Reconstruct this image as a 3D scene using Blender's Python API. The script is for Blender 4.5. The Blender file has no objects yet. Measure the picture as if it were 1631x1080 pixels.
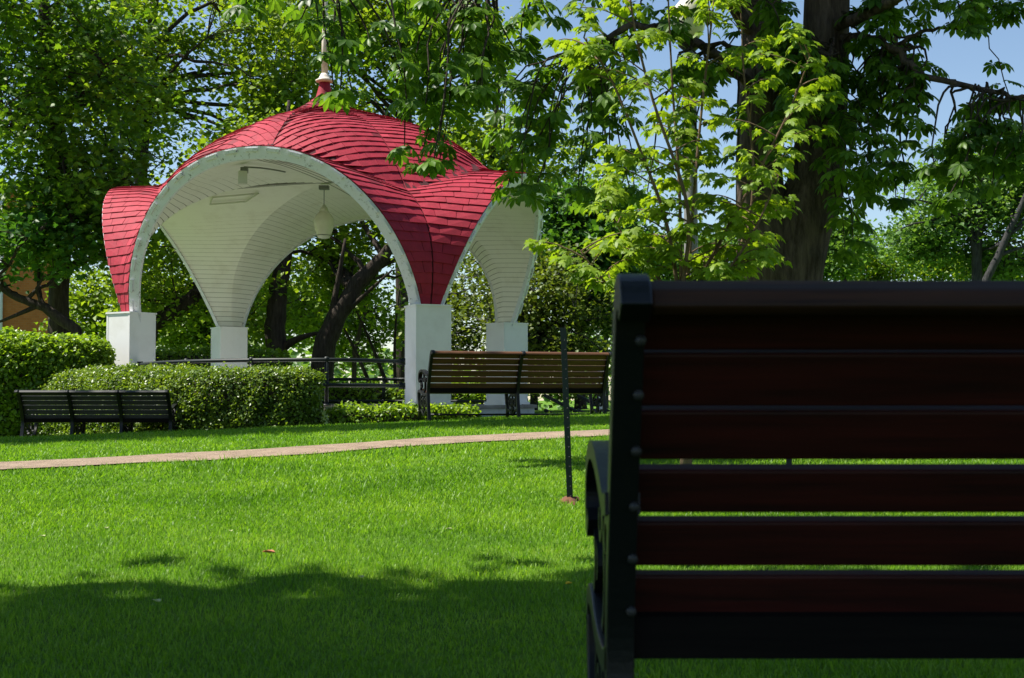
import bpy, math, random
import numpy as np
from mathutils import Vector, Matrix

# ------------------------------------------------------------------ camera, sky, sun
sc = bpy.context.scene
COL = sc.collection
FPX, CX, CY = 2200.0, 815.5, 540.0
EYE = Vector((0.0, 0.0, 0.68))
PITCH = math.atan(95.0 / FPX)

cam_d = bpy.data.cameras.new("camera")
cam = bpy.data.objects.new("camera", cam_d)
COL.objects.link(cam)
cam.location = EYE
cam.rotation_euler = (math.pi / 2 + PITCH, 0, 0)
cam_d.sensor_width = 36.0
cam_d.lens = 36.0 * FPX / 1631.0
cam_d.clip_start = 0.05
cam_d.clip_end = 6000
cam_d.dof.use_dof = True
cam_d.dof.focus_distance = 18.5
cam_d.dof.aperture_fstop = 12.0
sc.camera = cam

SUN_EL = math.radians(57)
SUN_AZ = math.atan2(-0.99, 0.08)          # from +Y towards +X
SUN = Vector((math.sin(SUN_AZ) * math.cos(SUN_EL), math.cos(SUN_AZ) * math.cos(SUN_EL), math.sin(SUN_EL)))
world = bpy.data.worlds.new("World")
sc.world = world
world.use_nodes = True
wn = world.node_tree
sky = wn.nodes.new("ShaderNodeTexSky")
sky.sky_type = 'NISHITA'
sky.sun_disc = False
sky.sun_elevation = SUN_EL
sky.sun_rotation = SUN_AZ
sky.air_density = 1.0
sky.dust_density = 0.15
sky.ozone_density = 1.5
bg = wn.nodes["Background"]
bg.inputs["Strength"].default_value = 0.07
wn.links.new(sky.outputs["Color"], bg.inputs["Color"])
sun_d = bpy.data.lights.new("sun", 'SUN')
sun_d.energy = 5.0
sun_d.angle = math.radians(0.53)
sun_d.color = (1.0, 0.95, 0.86)
sun_o = bpy.data.objects.new("sun", sun_d)
COL.objects.link(sun_o)
sun_o.rotation_euler = SUN.to_track_quat('Z', 'Y').to_euler()
sun_o.location = SUN * 60
sc.view_settings.view_transform = 'Standard'
sc.view_settings.look = 'None'
sc.view_settings.exposure = 1.1
sc.view_settings.gamma = 1.0
sc.view_settings.use_curve_mapping = False
sc.render.engine = 'CYCLES'
sc.cycles.max_bounces = 8
sc.cycles.diffuse_bounces = 5
sc.cycles.transmission_bounces = 3
sc.cycles.glossy_bounces = 2

rng = np.random.default_rng(7)
random.seed(7)

def at(px, py, D):
    """a point of the place: seen at photo pixel (px,py), D metres away along +Y"""
    a, b = (px - CX) / FPX, (CY - py) / FPX
    c, s = math.cos(PITCH), math.sin(PITCH)
    d = Vector((a, c - b * s, s + b * c))
    return EYE + d * (D / d.y)

def project(P):
    P = np.asarray(P, float) - np.array(EYE)
    c, s = math.cos(PITCH), math.sin(PITCH)
    yc = P[..., 1] * c + P[..., 2] * s
    zc = -P[..., 1] * s + P[..., 2] * c
    return CX + FPX * P[..., 0] / yc, CY - FPX * zc / yc, yc

# ------------------------------------------------------------------ object helpers
def link(name, mesh, parent=None):
    o = bpy.data.objects.new(name, mesh)
    COL.objects.link(o)
    if parent is not None:
        o.parent = parent
    return o

def tag(o, label=None, cat=None, group=None, kind=None):
    if label: o["label"] = label
    if cat: o["category"] = cat
    if group: o["group"] = group
    if kind: o["kind"] = kind
    return o

def empty(name, loc, rz=0.0):
    o = bpy.data.objects.new(name, None)
    COL.objects.link(o)
    o.empty_display_size = 0.1
    o.location = loc
    o.rotation_euler = (0, 0, rz)
    return o

class MB:
    """collects verts and faces, builds one mesh object"""
    def __init__(self):
        self.v, self.f, self.n = [], [], 0
    def add(self, verts, faces):
        self.v.extend([tuple(p) for p in verts])
        self.f.extend([tuple(i + self.n for i in f) for f in faces])
        self.n += len(verts)
        return self
    def box(self, c, s, rz=0.0):
        x, y, z = s[0] / 2, s[1] / 2, s[2] / 2
        ca, sa = math.cos(rz), math.sin(rz)
        vs = []
        for dx, dy, dz in [(-x,-y,-z),(x,-y,-z),(x,y,-z),(-x,y,-z),(-x,-y,z),(x,-y,z),(x,y,z),(-x,y,z)]:
            vs.append((c[0] + dx*ca - dy*sa, c[1] + dx*sa + dy*ca, c[2] + dz))
        return self.add(vs, [(0,3,2,1),(4,5,6,7),(0,1,5,4),(1,2,6,5),(2,3,7,6),(3,0,4,7)])
    def tube(self, pts, radii, sides=8, caps=True):
        pts = [Vector(p) for p in pts]
        if not hasattr(radii, '__len__'): radii = [radii] * len(pts)
        n = len(pts)
        t0 = (pts[1] - pts[0]).normalized()
        ref = Vector((0, 0, 1)) if abs(t0.z) < 0.9 else Vector((1, 0, 0))
        u = t0.cross(ref).normalized()
        vs = []
        for i in range(n):
            t = (pts[min(i+1, n-1)] - pts[max(i-1, 0)]).normalized()
            u = (u - t * u.dot(t)).normalized()
            w = t.cross(u)
            for k in range(sides):
                a = 2 * math.pi * k / sides
                vs.append(pts[i] + (u * math.cos(a) + w * math.sin(a)) * radii[i])
        fs = []
        for i in range(n - 1):
            for k in range(sides):
                k2 = (k + 1) % sides
                fs.append((i*sides + k, i*sides + k2, (i+1)*sides + k2, (i+1)*sides + k))
        if caps:
            fs.append(tuple(range(sides - 1, -1, -1)))
            fs.append(tuple(range((n-1)*sides, n*sides)))
        return self.add(vs, fs)
    def lathe(self, prof, c=(0,0,0), sides=20):
        vs, fs = [], []
        for r, z in prof:
            for k in range(sides):
                a = 2*math.pi*k/sides
                vs.append((c[0] + r*math.cos(a), c[1] + r*math.sin(a), c[2] + z))
        for i in range(len(prof) - 1):
            for k in range(sides):
                k2 = (k+1) % sides
                fs.append((i*sides+k, i*sides+k2, (i+1)*sides+k2, (i+1)*sides+k))
        fs.append(tuple(range(sides-1, -1, -1)))
        fs.append(tuple(range((len(prof)-1)*sides, len(prof)*sides)))
        return self.add(vs, fs)
    def bar(self, pts, th, x0, x1):
        """flat cast bar: polyline in the YZ plane, thickness th (or list), from x0 to x1"""
        n = len(pts)
        if not hasattr(th, '__len__'): th = [th] * n
        L, R = [], []
        for i in range(n):
            a, b = pts[max(i-1, 0)], pts[min(i+1, n-1)]
            d = Vector((b[0]-a[0], b[1]-a[1])).normalized()
            nx, nz = -d.y, d.x
            L.append((pts[i][0] + nx*th[i]/2, pts[i][1] + nz*th[i]/2))
            R.append((pts[i][0] - nx*th[i]/2, pts[i][1] - nz*th[i]/2))
        vs = []
        for i in range(n):
            vs += [(x0, *L[i]), (x0, *R[i]), (x1, *R[i]), (x1, *L[i])]
        fs = []
        for i in range(n - 1):
            a, b = i*4, (i+1)*4
            for k in range(4):
                k2 = (k+1) % 4
                fs.append((a+k, a+k2, b+k2, b+k))
        fs += [(3,2,1,0), ((n-1)*4, (n-1)*4+1, (n-1)*4+2, (n-1)*4+3)]
        return self.add(vs, fs)
    def mesh(self, name, mat=None, smooth=False):
        me = bpy.data.meshes.new(name)
        me.from_pydata(self.v, [], self.f)
        if mat: me.materials.append(mat)
        if smooth:
            me.polygons.foreach_set("use_smooth", [True]*len(me.polygons))
        me.update()
        return me
    def build(self, name, mat=None, parent=None, smooth=False):
        return link(name, self.mesh(name, mat, smooth), parent)

def poly_mesh(name, verts, nper, mat, smooth=False):
    """verts (N,k,3): N separate polygons of k corners, or (N,k,3) with a fan index list"""
    N, k = verts.shape[:2]
    me = bpy.data.meshes.new(name)
    if isinstance(nper, int):
        idx = np.arange(N*k, dtype=np.int32)
        tot = np.full(N, k, dtype=np.int32)
    else:
        F = nper                                  # list of index tuples within one template
        flat = np.concatenate([np.array(f) for f in F])
        idx = (flat[None, :] + (np.arange(N)*k)[:, None]).astype(np.int32).ravel()
        tot = np.tile(np.array([len(f) for f in F], dtype=np.int32), N)
    me.vertices.add(N*k)
    me.vertices.foreach_set("co", verts.astype(np.float32).ravel())
    me.loops.add(len(idx))
    me.loops.foreach_set("vertex_index", idx)
    me.polygons.add(len(tot))
    start = np.concatenate([[0], np.cumsum(tot)[:-1]]).astype(np.int32)
    me.polygons.foreach_set("loop_start", start)
    me.polygons.foreach_set("loop_total", tot)
    me.materials.append(mat)
    me.update(calc_edges=True)
    return me

def bez(p0, p1, p2, n=8):
    p0, p1, p2 = Vector(p0), Vector(p1), Vector(p2)
    return [p0*(1-t)**2 + p1*2*t*(1-t) + p2*t*t for t in np.linspace(0, 1, n)]

def smooth(a, b, x):
    t = np.clip((x - a) / (b - a), 0, 1)
    return t*t*(3 - 2*t)

# ------------------------------------------------------------------ materials
def nt(name):
    m = bpy.data.materials.new(name)
    m.use_nodes = True
    t = m.node_tree
    return m, t, t.nodes["Principled BSDF"], t.nodes["Material Output"]

def ramp(t, fac, stops):
    r = t.nodes.new("ShaderNodeValToRGB")
    el = r.color_ramp.elements
    while len(el) < len(stops): el.new(0.5)
    for e, (p, c) in zip(el, stops):
        e.position = p
        e.color = (*c, 1)
    t.links.new(fac, r.inputs["Fac"])
    return r.outputs["Color"]

def noise(t, scale, detail=4, rough=0.6, vec=None, w=None):
    n = t.nodes.new("ShaderNodeTexNoise")
    n.inputs["Scale"].default_value = scale
    n.inputs["Detail"].default_value = detail
    n.inputs["Roughness"].default_value = rough
    if vec is None:
        g = t.nodes.new("ShaderNodeNewGeometry")
        vec = g.outputs["Position"]
    t.links.new(vec, n.inputs["Vector"])
    return n.outputs["Fac"]

def bump(t, b, h, strength=0.3, dist=0.01):
    n = t.nodes.new("ShaderNodeBump")
    n.inputs["Strength"].default_value = strength
    n.inputs["Distance"].default_value = dist
    t.links.new(h, n.inputs["Height"])
    t.links.new(n.outputs["Normal"], b.inputs["Normal"])

def stretched(t, sx, sy, sz, obj=False):
    if obj:
        g = t.nodes.new("ShaderNodeTexCoord").outputs["Object"]
    else:
        g = t.nodes.new("ShaderNodeNewGeometry").outputs["Position"]
    mp = t.nodes.new("ShaderNodeMapping")
    mp.inputs["Scale"].default_value = (sx, sy, sz)
    t.links.new(g, mp.inputs["Vector"])
    return mp.outputs["Vector"]

def leaf_mat(name, cols, transl=0.35, rough=0.5, spec=0.35, tcol=None, nscale=0.8):
    """cols: dark, mid, light leaf colours"""
    m, t, b, out = nt(name)
    g = t.nodes.new("ShaderNodeNewGeometry")
    add = t.nodes.new("ShaderNodeMath"); add.operation = 'MULTIPLY_ADD'
    t.links.new(g.outputs["Random Per Island"], add.inputs[0])
    add.inputs[1].default_value = 0.55
    nz = noise(t, nscale, 2, 0.5)
    mul = t.nodes.new("ShaderNodeMath"); mul.operation = 'MULTIPLY_ADD'
    t.links.new(nz, mul.inputs[0]); mul.inputs[1].default_value = 1.0; mul.inputs[2].default_value = -0.28
    t.links.new(mul.outputs[0], add.inputs[2])
    c = ramp(t, add.outputs[0], [(0.05, cols[0]), (0.5, cols[1]), (0.95, cols[2])])
    t.links.new(c, b.inputs["Base Color"])
    b.inputs["Roughness"].default_value = rough
    b.inputs["Specular IOR Level"].default_value = spec
    tr = t.nodes.new("ShaderNodeBsdfTranslucent")
    mixc = t.nodes.new("ShaderNodeMix"); mixc.data_type = 'RGBA'; mixc.blend_type = 'MULTIPLY'
    mixc.inputs["Factor"].default_value = 1.0
    t.links.new(c, mixc.inputs["A"])
    mixc.inputs["B"].default_value = (*(tcol or (1.6, 1.5, 0.55)), 1)
    t.links.new(mixc.outputs["Result"], tr.inputs["Color"])
    mx = t.nodes.new("ShaderNodeMixShader"); mx.inputs[0].default_value = transl
    t.links.new(b.outputs[0], mx.inputs[1]); t.links.new(tr.outputs[0], mx.inputs[2])
    t.links.new(mx.outputs[0], out.inputs["Surface"])
    return m

def paint_mat(name, col, dirt, rough=0.6, scale=6.0, lo=0.55, hi=0.75, bscale=30, bstr=0.15, spec=0.3):
    m, t, b, out = nt(name)
    c = ramp(t, noise(t, scale, 6, 0.65), [(lo, col), (hi, dirt)])
    t.links.new(c, b.inputs["Base Color"])
    b.inputs["Roughness"].default_value = rough
    b.inputs["Specular IOR Level"].default_value = spec
    bump(t, b, noise(t, bscale, 4), bstr, 0.005)
    return m

M = {}
M['maple'] = leaf_mat('maple_leaf', [(.030,.080,.008), (.085,.180,.014), (.180,.29,.026)], .5)
M['maple_dark'] = leaf_mat('dark_maple_leaf', [(.016,.058,.012), (.045,.130,.018), (.10,.22,.03)], .42)
M['spring'] = leaf_mat('spring_leaf', [(.060,.120,.010), (.14,.23,.018), (.26,.36,.035)], .5)
M['olive'] = leaf_mat('olive_leaf', [(.040,.065,.012), (.10,.15,.022), (.20,.25,.045)], .4)
M['far'] = leaf_mat('far_leaf', [(.050,.120,.030), (.10,.20,.045), (.17,.29,.065)], .45)
M['chestnut'] = leaf_mat('chestnut_leaf', [(.028,.075,.010), (.068,.150,.016), (.15,.27,.028)], .52, .42, .25, nscale=1.5)
M['sapling'] = leaf_mat('sapling_leaf', [(.10,.18,.014), (.18,.28,.020), (.28,.38,.035)], .5, .5, .3, nscale=2.5)
M['hedge'] = leaf_mat('hedge_leaf', [(.040,.085,.010), (.11,.19,.018), (.22,.31,.035)], .4, .4, .5, nscale=3)
M['bush'] = leaf_mat('bush_leaf', [(.065,.135,.008), (.155,.27,.018), (.28,.40,.035)], .5, .4, .5, nscale=3)
M['grass'] = leaf_mat('grass_blade', [(.055,.14,.008), (.135,.275,.018), (.28,.41,.04)], .45, .45, .25, (1.4,1.5,.5), nscale=.9)

def bark_mat(name, c0, c1):
    m, t, b, out = nt(name)
    v = stretched(t, 9, 9, 1.6)
    n1 = noise(t, 2.2, 8, 0.7, v)
    t.links.new(ramp(t, n1, [(.35, c0), (.7, c1)]), b.inputs["Base Color"])
    b.inputs["Roughness"].default_value = .9
    b.inputs["Specular IOR Level"].default_value = .15
    bump(t, b, n1, .9, .04)
    return m
M['bark'] = bark_mat('bark', (.020,.015,.012), (.075,.060,.047))
M['bark_chestnut'] = bark_mat('chestnut_bark', (.032,.023,.018), (.13,.098,.078))
M['bark_far'] = bark_mat('grey_bark', (.020,.020,.022), (.065,.064,.062))
M['twig'] = bark_mat('young_bark', (.10,.065,.040), (.24,.165,.105))

# lawn soil / turf under the blades
m, t, b, out = nt('turf'); M['turf'] = m
n1 = noise(t, 1.3, 6, .65)
c1 = ramp(t, n1, [(.3, (.05,.12,.010)), (.55, (.09,.18,.012)), (.75, (.15,.235,.018))])
t.links.new(c1, b.inputs["Base Color"]); b.inputs["Roughness"].default_value = .9
b.inputs["Specular IOR Level"].default_value = .1
bump(t, b, noise(t, 60, 4, .7), .8, .03)
# path
m, t, b, out = nt('path_clay'); M['path'] = m
c1 = ramp(t, noise(t, 5, 8, .7), [(.3, (.21,.145,.10)), (.55, (.33,.24,.165)), (.8, (.42,.32,.23))])
t.links.new(c1, b.inputs["Base Color"]); b.inputs["Roughness"].default_value = .95
bump(t, b, noise(t, 40, 6, .8), .9, .03)
# red shingles
m, t, b, out = nt('red_shingle'); M['shingle'] = m
g = t.nodes.new("ShaderNodeNewGeometry")
c1 = ramp(t, g.outputs["Random Per Island"], [(0, (.15,.006,.015)), (.35, (.26,.009,.025)), (.8, (.34,.013,.034)), (1, (.40,.028,.052))])
n1 = noise(t, 7, 6, .7)
mixn = t.nodes.new("ShaderNodeMix"); mixn.data_type = 'RGBA'; mixn.blend_type = 'MULTIPLY'
mixn.inputs["Factor"].default_value = .8
t.links.new(c1, mixn.inputs["A"])
t.links.new(ramp(t, n1, [(.3, (.62,.60,.62)), (.6, (1,1,1)), (.85, (1.15,1.25,1.25))]), mixn.inputs["B"])
t.links.new(mixn.outputs["Result"], b.inputs["Base Color"])
b.inputs["Roughness"].default_value = .72
b.inputs["Specular IOR Level"].default_value = .3
bump(t, b, noise(t, 260, 3, .7), .5, .004)
M['underlay'] = paint_mat('roof_underlay', (.05,.006,.008), (.02,.004,.005), .9)
M['white_panel'] = paint_mat('white_pier_paint', (.72,.71,.71), (.60,.58,.56), .5, 2.2, .5, .8, 80, .08)
M['soffit'] = paint_mat('cream_soffit_paint', (.76,.71,.65), (.66,.60,.53), .6, 3.5, .5, .78, 40, .1)
M['groove'] = paint_mat('board_joint', (.20,.17,.12), (.14,.12,.08), .9)
# peeling white trim
m, t, b, out = nt('peeling_trim_paint'); M['trim'] = m
c1 = ramp(t, noise(t, 16, 8, .72), [(.56, (.66,.65,.68)), (.625, (.42,.41,.40)), (.65, (.09,.075,.06))])
t.links.new(c1, b.inputs["Base Color"]); b.inputs["Roughness"].default_value = .7
bump(t, b, noise(t, 22, 8, .7), .4, .01)
M['mast'] = paint_mat('mast_paint', (.62,.56,.48), (.35,.28,.22), .6, 9, .5, .75)
M['globe'] = paint_mat('milk_glass', (.62,.60,.50), (.50,.47,.38), .25, 3, .4, .8, 10, .02, .5)
M['globe_cap'] = paint_mat('lamp_cap', (.50,.48,.40), (.32,.30,.25), .4, 6)
M['grey_metal'] = paint_mat('grey_metal', (.16,.16,.15), (.08,.08,.08), .5)
M['rail'] = paint_mat('rail_paint', (.007,.012,.011), (.04,.025,.016), .5, 8, .62, .74, 60, .1, .25)
M['iron'] = paint_mat('black_iron', (.003,.004,.005), (.010,.009,.008), .42, 10, .6, .75, 120, .15, .35)
M['post'] = paint_mat('green_post_paint', (.008,.018,.015), (.03,.03,.025), .45, 12, .6, .8)
M['concrete'] = paint_mat('concrete', (.26,.24,.21), (.16,.14,.12), .9, 5, .4, .7, 50, .4)
M['plinth'] = paint_mat('plinth_white', (.50,.51,.50), (.33,.33,.31), .8, 3, .5, .75, 40, .3)
M['bolt'] = paint_mat('bolt_steel', (.03,.03,.03), (.03,.018,.012), .5, 30)
M['clay'] = paint_mat('red_clay', (.13,.055,.03), (.07,.03,.018), .95, 20, .4, .7, 80, .6)
M['dry_leaf'] = paint_mat('dry_leaf', (.32,.11,.05), (.20,.07,.03), .7, 20)
M['pale_leaf'] = paint_mat('pale_fallen_leaf', (.32,.36,.14), (.25,.27,.12), .6, 20)
M['dandelion'] = paint_mat('dandelion', (.60,.42,.02), (.5,.3,.02), .8, 40)
def wood_mat(name, c0, c1, rough=.45, spec=.35):
    m, t, b, out = nt(name)
    v = stretched(t, 2, 40, 40, obj=True)
    n1 = noise(t, 1.2, 6, .65, v)
    t.links.new(ramp(t, n1, [(.3, c0), (.7, c1)]), b.inputs["Base Color"])
    b.inputs["Roughness"].default_value = rough
    b.inputs["Specular IOR Level"].default_value = spec
    bump(t, b, n1, .25, .003)
    return m
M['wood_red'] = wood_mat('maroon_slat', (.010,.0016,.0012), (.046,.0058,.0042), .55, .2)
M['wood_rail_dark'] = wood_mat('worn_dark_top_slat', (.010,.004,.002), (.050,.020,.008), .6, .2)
M['wood_brown'] = wood_mat('brown_slat', (.045,.019,.006), (.11,.050,.016))
M['rail_black'] = wood_mat('black_painted_rail', (.003,.0025,.0025), (.008,.006,.005), .8, .1)
M['wood_dark'] = wood_mat('dark_slat', (.030,.030,.029), (.055,.053,.050), .6)
M['wood_rail'] = wood_mat('worn_top_slat', (.060,.024,.009), (.13,.055,.02), .5)
m, t, b, out = nt('orange_brick'); M['brick'] = m
br = t.nodes.new("ShaderNodeTexBrick")
br.inputs["Color1"].default_value = (.38,.115,.032,1); br.inputs["Color2"].default_value = (.46,.15,.045,1)
br.inputs["Mortar"].default_value = (.36,.19,.10,1); br.inputs["Scale"].default_value = 3.2
br.inputs["Mortar Size"].default_value = .012
mp = stretched(t, 1, 1, 1); rt = mp.node; rt.inputs["Rotation"].default_value = (math.pi/2, 0, 0)
t.links.new(mp, br.inputs["Vector"]); t.links.new(br.outputs["Color"], b.inputs["Base Color"])
b.inputs["Roughness"].default_value = .9
M['slate'] = paint_mat('building_roof', (.06,.06,.065), (.04,.04,.04), .8)
M['dark_glass'] = paint_mat('window_glass', (.02,.025,.03), (.03,.03,.04), .1, 3)

# ------------------------------------------------------------------ terrain
def gz(x, y):
    x = np.asarray(x, float); y = np.asarray(y, float)
    xx = np.clip(x, -9.5, 4.0)
    z = smooth(4.0, 16.5, y) * (0.43 + 0.033*xx)
    z = z - 0.13 * smooth(15.6, 16.5, y) * smooth(-2.9, -3.8, x)
    z = z + 0.012*np.sin(x*1.1 + 0.4)*np.sin(y*0.8) * smooth(2, 5, y)
    z = z - smooth(27, 50, y)*4.2
    z = z - smooth(9, 30, np.abs(x))*0.6
    return z

def gp(x, y, dz=0.0):
    return Vector((x, y, float(gz(x, y)) + dz))

def ground_at(px, py):
    d = at(px, py, 1.0) - EYE
    lo = None
    for D in np.linspace(2.5, 30, 1200):
        p = EYE + d*D
        if p.z < float(gz(p.x, p.y)):
            return p.x, p.y
    return p.x, p.y

def graded(a, b, near, step, g=1.16):
    xs = list(np.arange(near[0], near[1] + 1e-6, step))
    s = step
    x = xs[-1]
    while x < b:
        s *= g; x = min(b, x + s); xs.append(x)
    s = step; x = xs[0]; L = []
    while x > a:
        s *= g; x = max(a, x - s); L.append(x)
    return np.array(L[::-1] + xs)
gx = graded(-1800, 1800, (-10, 8), .25)
gy = graded(-60, 3500, (1, 26), .25)
X, Y = np.meshgrid(gx, gy)
V = np.stack([X, Y, gz(X, Y)], -1).reshape(-1, 3)
nx, ny = len(gx), len(gy)
I = np.arange(nx*ny).reshape(ny, nx)
Q = np.stack([I[:-1,:-1], I[:-1,1:], I[1:,1:], I[1:,:-1]], -1).reshape(-1, 4)
me = bpy.data.meshes.new('lawn'); me.from_pydata(V.tolist(), [], Q.tolist()); me.materials.append(M['turf'])
me.polygons.foreach_set("use_smooth", [True]*len(me.polygons))
tag(link('lawn', me), 'mown green lawn rising gently to the pavilion', kind='structure')

# path: centre line taken where it crosses the lawn
pc = [ground_at(px, py) for px, py in [(0, 745), (250, 732), (500, 717.5), (700, 704), (850, 696), (960, 690.5)]]
pc = [(pc[0][0] - 9, pc[0][1] - 1.7), (pc[0][0] - 3.5, pc[0][1] - .55)] + pc + [(pc[-1][0] + 3, pc[-1][1] + .75), (pc[-1][0] + 9, pc[-1][1] + 2.6)]
pcx = np.array([p[0] for p in pc]); pcy = np.array([p[1] for p in pc])
def path_y(x): return np.interp(x, pcx, pcy)
PW = 0.42
mb = MB(); vs = []; fs = []
xs = np.arange(pcx[0], pcx[-1], .25)
for i, x in enumerate(xs):
    yc = float(path_y(x)); w1 = PW + .05*math.sin(x*2.3) + .03*math.sin(x*7.1); w2 = PW + .05*math.sin(x*1.9+2) + .03*math.sin(x*6.3)
    for j, yy in enumerate(np.linspace(yc - w1, yc + w2, 5)):
        vs.append((x, yy, float(gz(x, yy)) + .012))
for i in range(len(xs) - 1):
    for j in range(4):
        a = i*5 + j
        fs.append((a, a+5, a+6, a+1))
tag(mb.add(vs, fs).build('path', M['path'], smooth=True), 'narrow pinkish clay footpath crossing the lawn', kind='structure')

# grass blades
def grass(n, y0, y1, hw, seed):
    r = np.random.default_rng(seed)
    y = y0 * (y1/y0) ** (r.random(n)**.8)
    x = (r.random(n)*2 - 1) * (0.42*y + 0.9)
    keep = (np.abs(y - path_y(x)) > PW - .04 + .10*r.random(n)) & ((y < 15.5) | (x > -9))
    x, y = x[keep], y[keep]; n = len(x)
    z = gz(x, y)
    sc_ = np.clip(y/7.0, .75, 1.5)
    patch = .75 + .5*np.sin(x*1.7 + 1.3*np.sin(y*1.1))*np.sin(y*2.1 + x*.7)*.5
    h = hw[0]*(.5 + r.random(n))*patch*np.where(r.random(n) < .03, 1.7, 1)
    w = hw[1]*sc_*(.6 + .8*r.random(n))
    a = r.random(n)*2*np.pi
    lean = .25 + .6*r.random(n)
    la = r.random(n)*2*np.pi
    bx, by = np.cos(a)*w/2, np.sin(a)*w/2
    lx, ly = np.cos(la)*h*lean, np.sin(la)*h*lean
    P = np.zeros((n, 5, 3))
    P[:,0] = np.stack([x - bx, y - by, z], -1)
    P[:,1] = np.stack([x + bx, y + by, z], -1)
    P[:,2] = np.stack([x + bx*.8 + lx*.35, y + by*.8 + ly*.35, z + h*.6], -1)
    P[:,3] = np.stack([x + lx, y + ly, z + h*(1 - .3*lean)], -1)
    P[:,4] = np.stack([x - bx*.8 + lx*.35, y - by*.8 + ly*.35, z + h*.6], -1)
    return P
P = grass(330000, 2.2, 9, (.027, .0034), 1)
tag(link('grass', poly_mesh('grass', P, [(0,1,2,4), (4,2,3)], M['grass'])), 'short green grass blades of the near lawn', kind='stuff')
P = grass(270000, 6.5, 19, (.034, .0075), 2)[:, [0, 1, 3]]
tag(link('grass', poly_mesh('grass', P, 3, M['grass'])), 'short green grass blades of the lawn by the path', kind='stuff')

# ------------------------------------------------------------------ pavilion (four-arched shell roof)
FR, FL, BL, BR = [np.array(p) for p in [(-1.10, 19.05), (-5.84, 20.75), (-5.22, 25.2), (0.02, 23.75)]]
HB, HT = 1.80, 4.20            # arch spring (inside the pier top) and crown
PIER_TOP = 1.95
TE, FLARE, RISE = 0.945, 0.44, 1.30
AA = 2.45
def Bmap(sx, sy):
    sx = np.asarray(sx, float)[..., None]; sy = np.asarray(sy, float)[..., None]
    a, b_ = (1 + sx)/2, (1 + sy)/2
    return (FL*(1-a) + FR*a)*(1-b_) + (BL*(1-a) + BR*a)*b_
def ogee(r):
    return .73*np.maximum(0, 1 - (r/1.07)**3.0) + .42*np.exp(-r/.18)
def surf(k, side, t, w, inner=0.0):
    """point of the shell; wedge k (0 front, 1 right, 2 back, 3 left), t 0 crown..1 pier, w 0 diagonal..1 rim; inner = metres below the roof skin"""
    t = np.asarray(t, float); w = np.asarray(w, float)
    te = TE - inner/AA
    H = HT - HB - inner
    q = np.sqrt(np.clip(1 - t**2.15, 0, 1))
    x = te*t
    rim = 1 + FLARE*q*H/(HT - HB)
    mid = (rim + x)/2
    dl = x + (mid - x)*.90*np.clip(t, 0, 1)**1.7
    dl = dl - inner/AA*.35*t
    rim = 1 + (.42, .34, .44, .42)[k]*q*H/(HT - HB)
    sx = dl + (x - dl)*w**.85
    sy = -(dl + (rim - dl)*w)
    z = HB + H*q
    r = np.hypot(sx, sy)
    z = z - (.04, .10, .04, -.02)[k]*q*w*smooth(.9, 1.42, r)
    if inner == 0:
        z = z + RISE*ogee(r)
    else:
        z = z + .10*np.maximum(0, 1 - (r/1.2)**2)
    sx = sx*side
    for _ in range(k):
        sx, sy = -sy, sx
    p = Bmap(sx, sy)
    return np.concatenate([p, z[..., None]], -1)
# arc length along the arch
tt = np.sin(np.linspace(0, 1, 800)*math.pi/2)
tt[-1] = 1.0
_q = np.sqrt(1 - tt**2.15)
_s = np.concatenate([[0], np.cumsum(np.hypot(np.diff(tt)*TE*AA, np.diff(_q)*(HT - HB)))])
ARC = _s[-1]
def level(t, w, inner=0.0):
    A = ARC - np.interp(t, tt, _s)
    te = TE
    q = np.sqrt(np.clip(1 - t**2.15, 0, 1))
    x = te*t; rim = 1 + FLARE*q; mid = (rim + x)/2
    dl = x + (mid - x)*.90*np.clip(t, 0, 1)**1.7
    r = np.hypot(dl + (x - dl)*w**.85, dl + (rim - dl)*w)
    if inner: return A + 0*r
    d = np.maximum(0, 1.26 - r)
    return A + (d - .08*(1 - np.exp(-d/.08)))*AA*.98
def solve_t(c, w, inner=0.0):
    lo = np.zeros_like(w); hi = np.ones_like(w)
    for _ in range(34):
        m_ = (lo + hi)/2
        up = level(m_, w, inner) > c
        lo = np.where(up, m_, lo); hi = np.where(up, hi, m_)
    return (lo + hi)/2

pav = empty('pavilion', (*(FR + FL + BL + BR)/4, 0.5))
PAVLOC = np.array([*(FR + FL + BL + BR)/4, 0.5])
tag(pav, 'white four-arched park pavilion with a curved red shingled roof', 'pavilion')
def pbuild(mb, name, mat, sm=False, parent=pav):
    mb.v = [tuple(np.array(v) - PAVLOC) for v in mb.v]
    return mb.build(name, mat, parent, sm)

# roof underlay and soffit backing
mb = MB()
for k in range(4):
    for side in (1, -1):
        T, W = np.meshgrid(np.sin(np.linspace(0, 1, 30)*math.pi/2), np.linspace(0, 1, 14), indexing='ij')
        for inner, off in ((0.0, 0.0),):
            P = surf(k, side, T, W, inner).reshape(-1, 3)
            I = np.arange(30*14).reshape(30, 14)
            F = np.stack([I[:-1,:-1], I[:-1,1:], I[1:,1:], I[1:,:-1]], -1).reshape(-1, 4)
            if side*1 > 0: F = F[:, ::-1]
            mb.add(P, F.tolist())
roof = pbuild(mb, 'roof', M['underlay'], True)
tag(roof, 'curved roof of crimson shingles with a pointed peak')
mb = MB()
for k in range(4):
    for side in (1, -1):
        P = surf(k, side, T, W, .135).reshape(-1, 3)
        F = np.stack([I[:-1,:-1], I[:-1,1:], I[1:,1:], I[1:,:-1]], -1).reshape(-1, 4)
        mb.add(P, F.tolist())
sof = pbuild(mb, 'soffit', M['groove'], True)
tag(sof, 'cream boarded underside of the roof')

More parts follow.
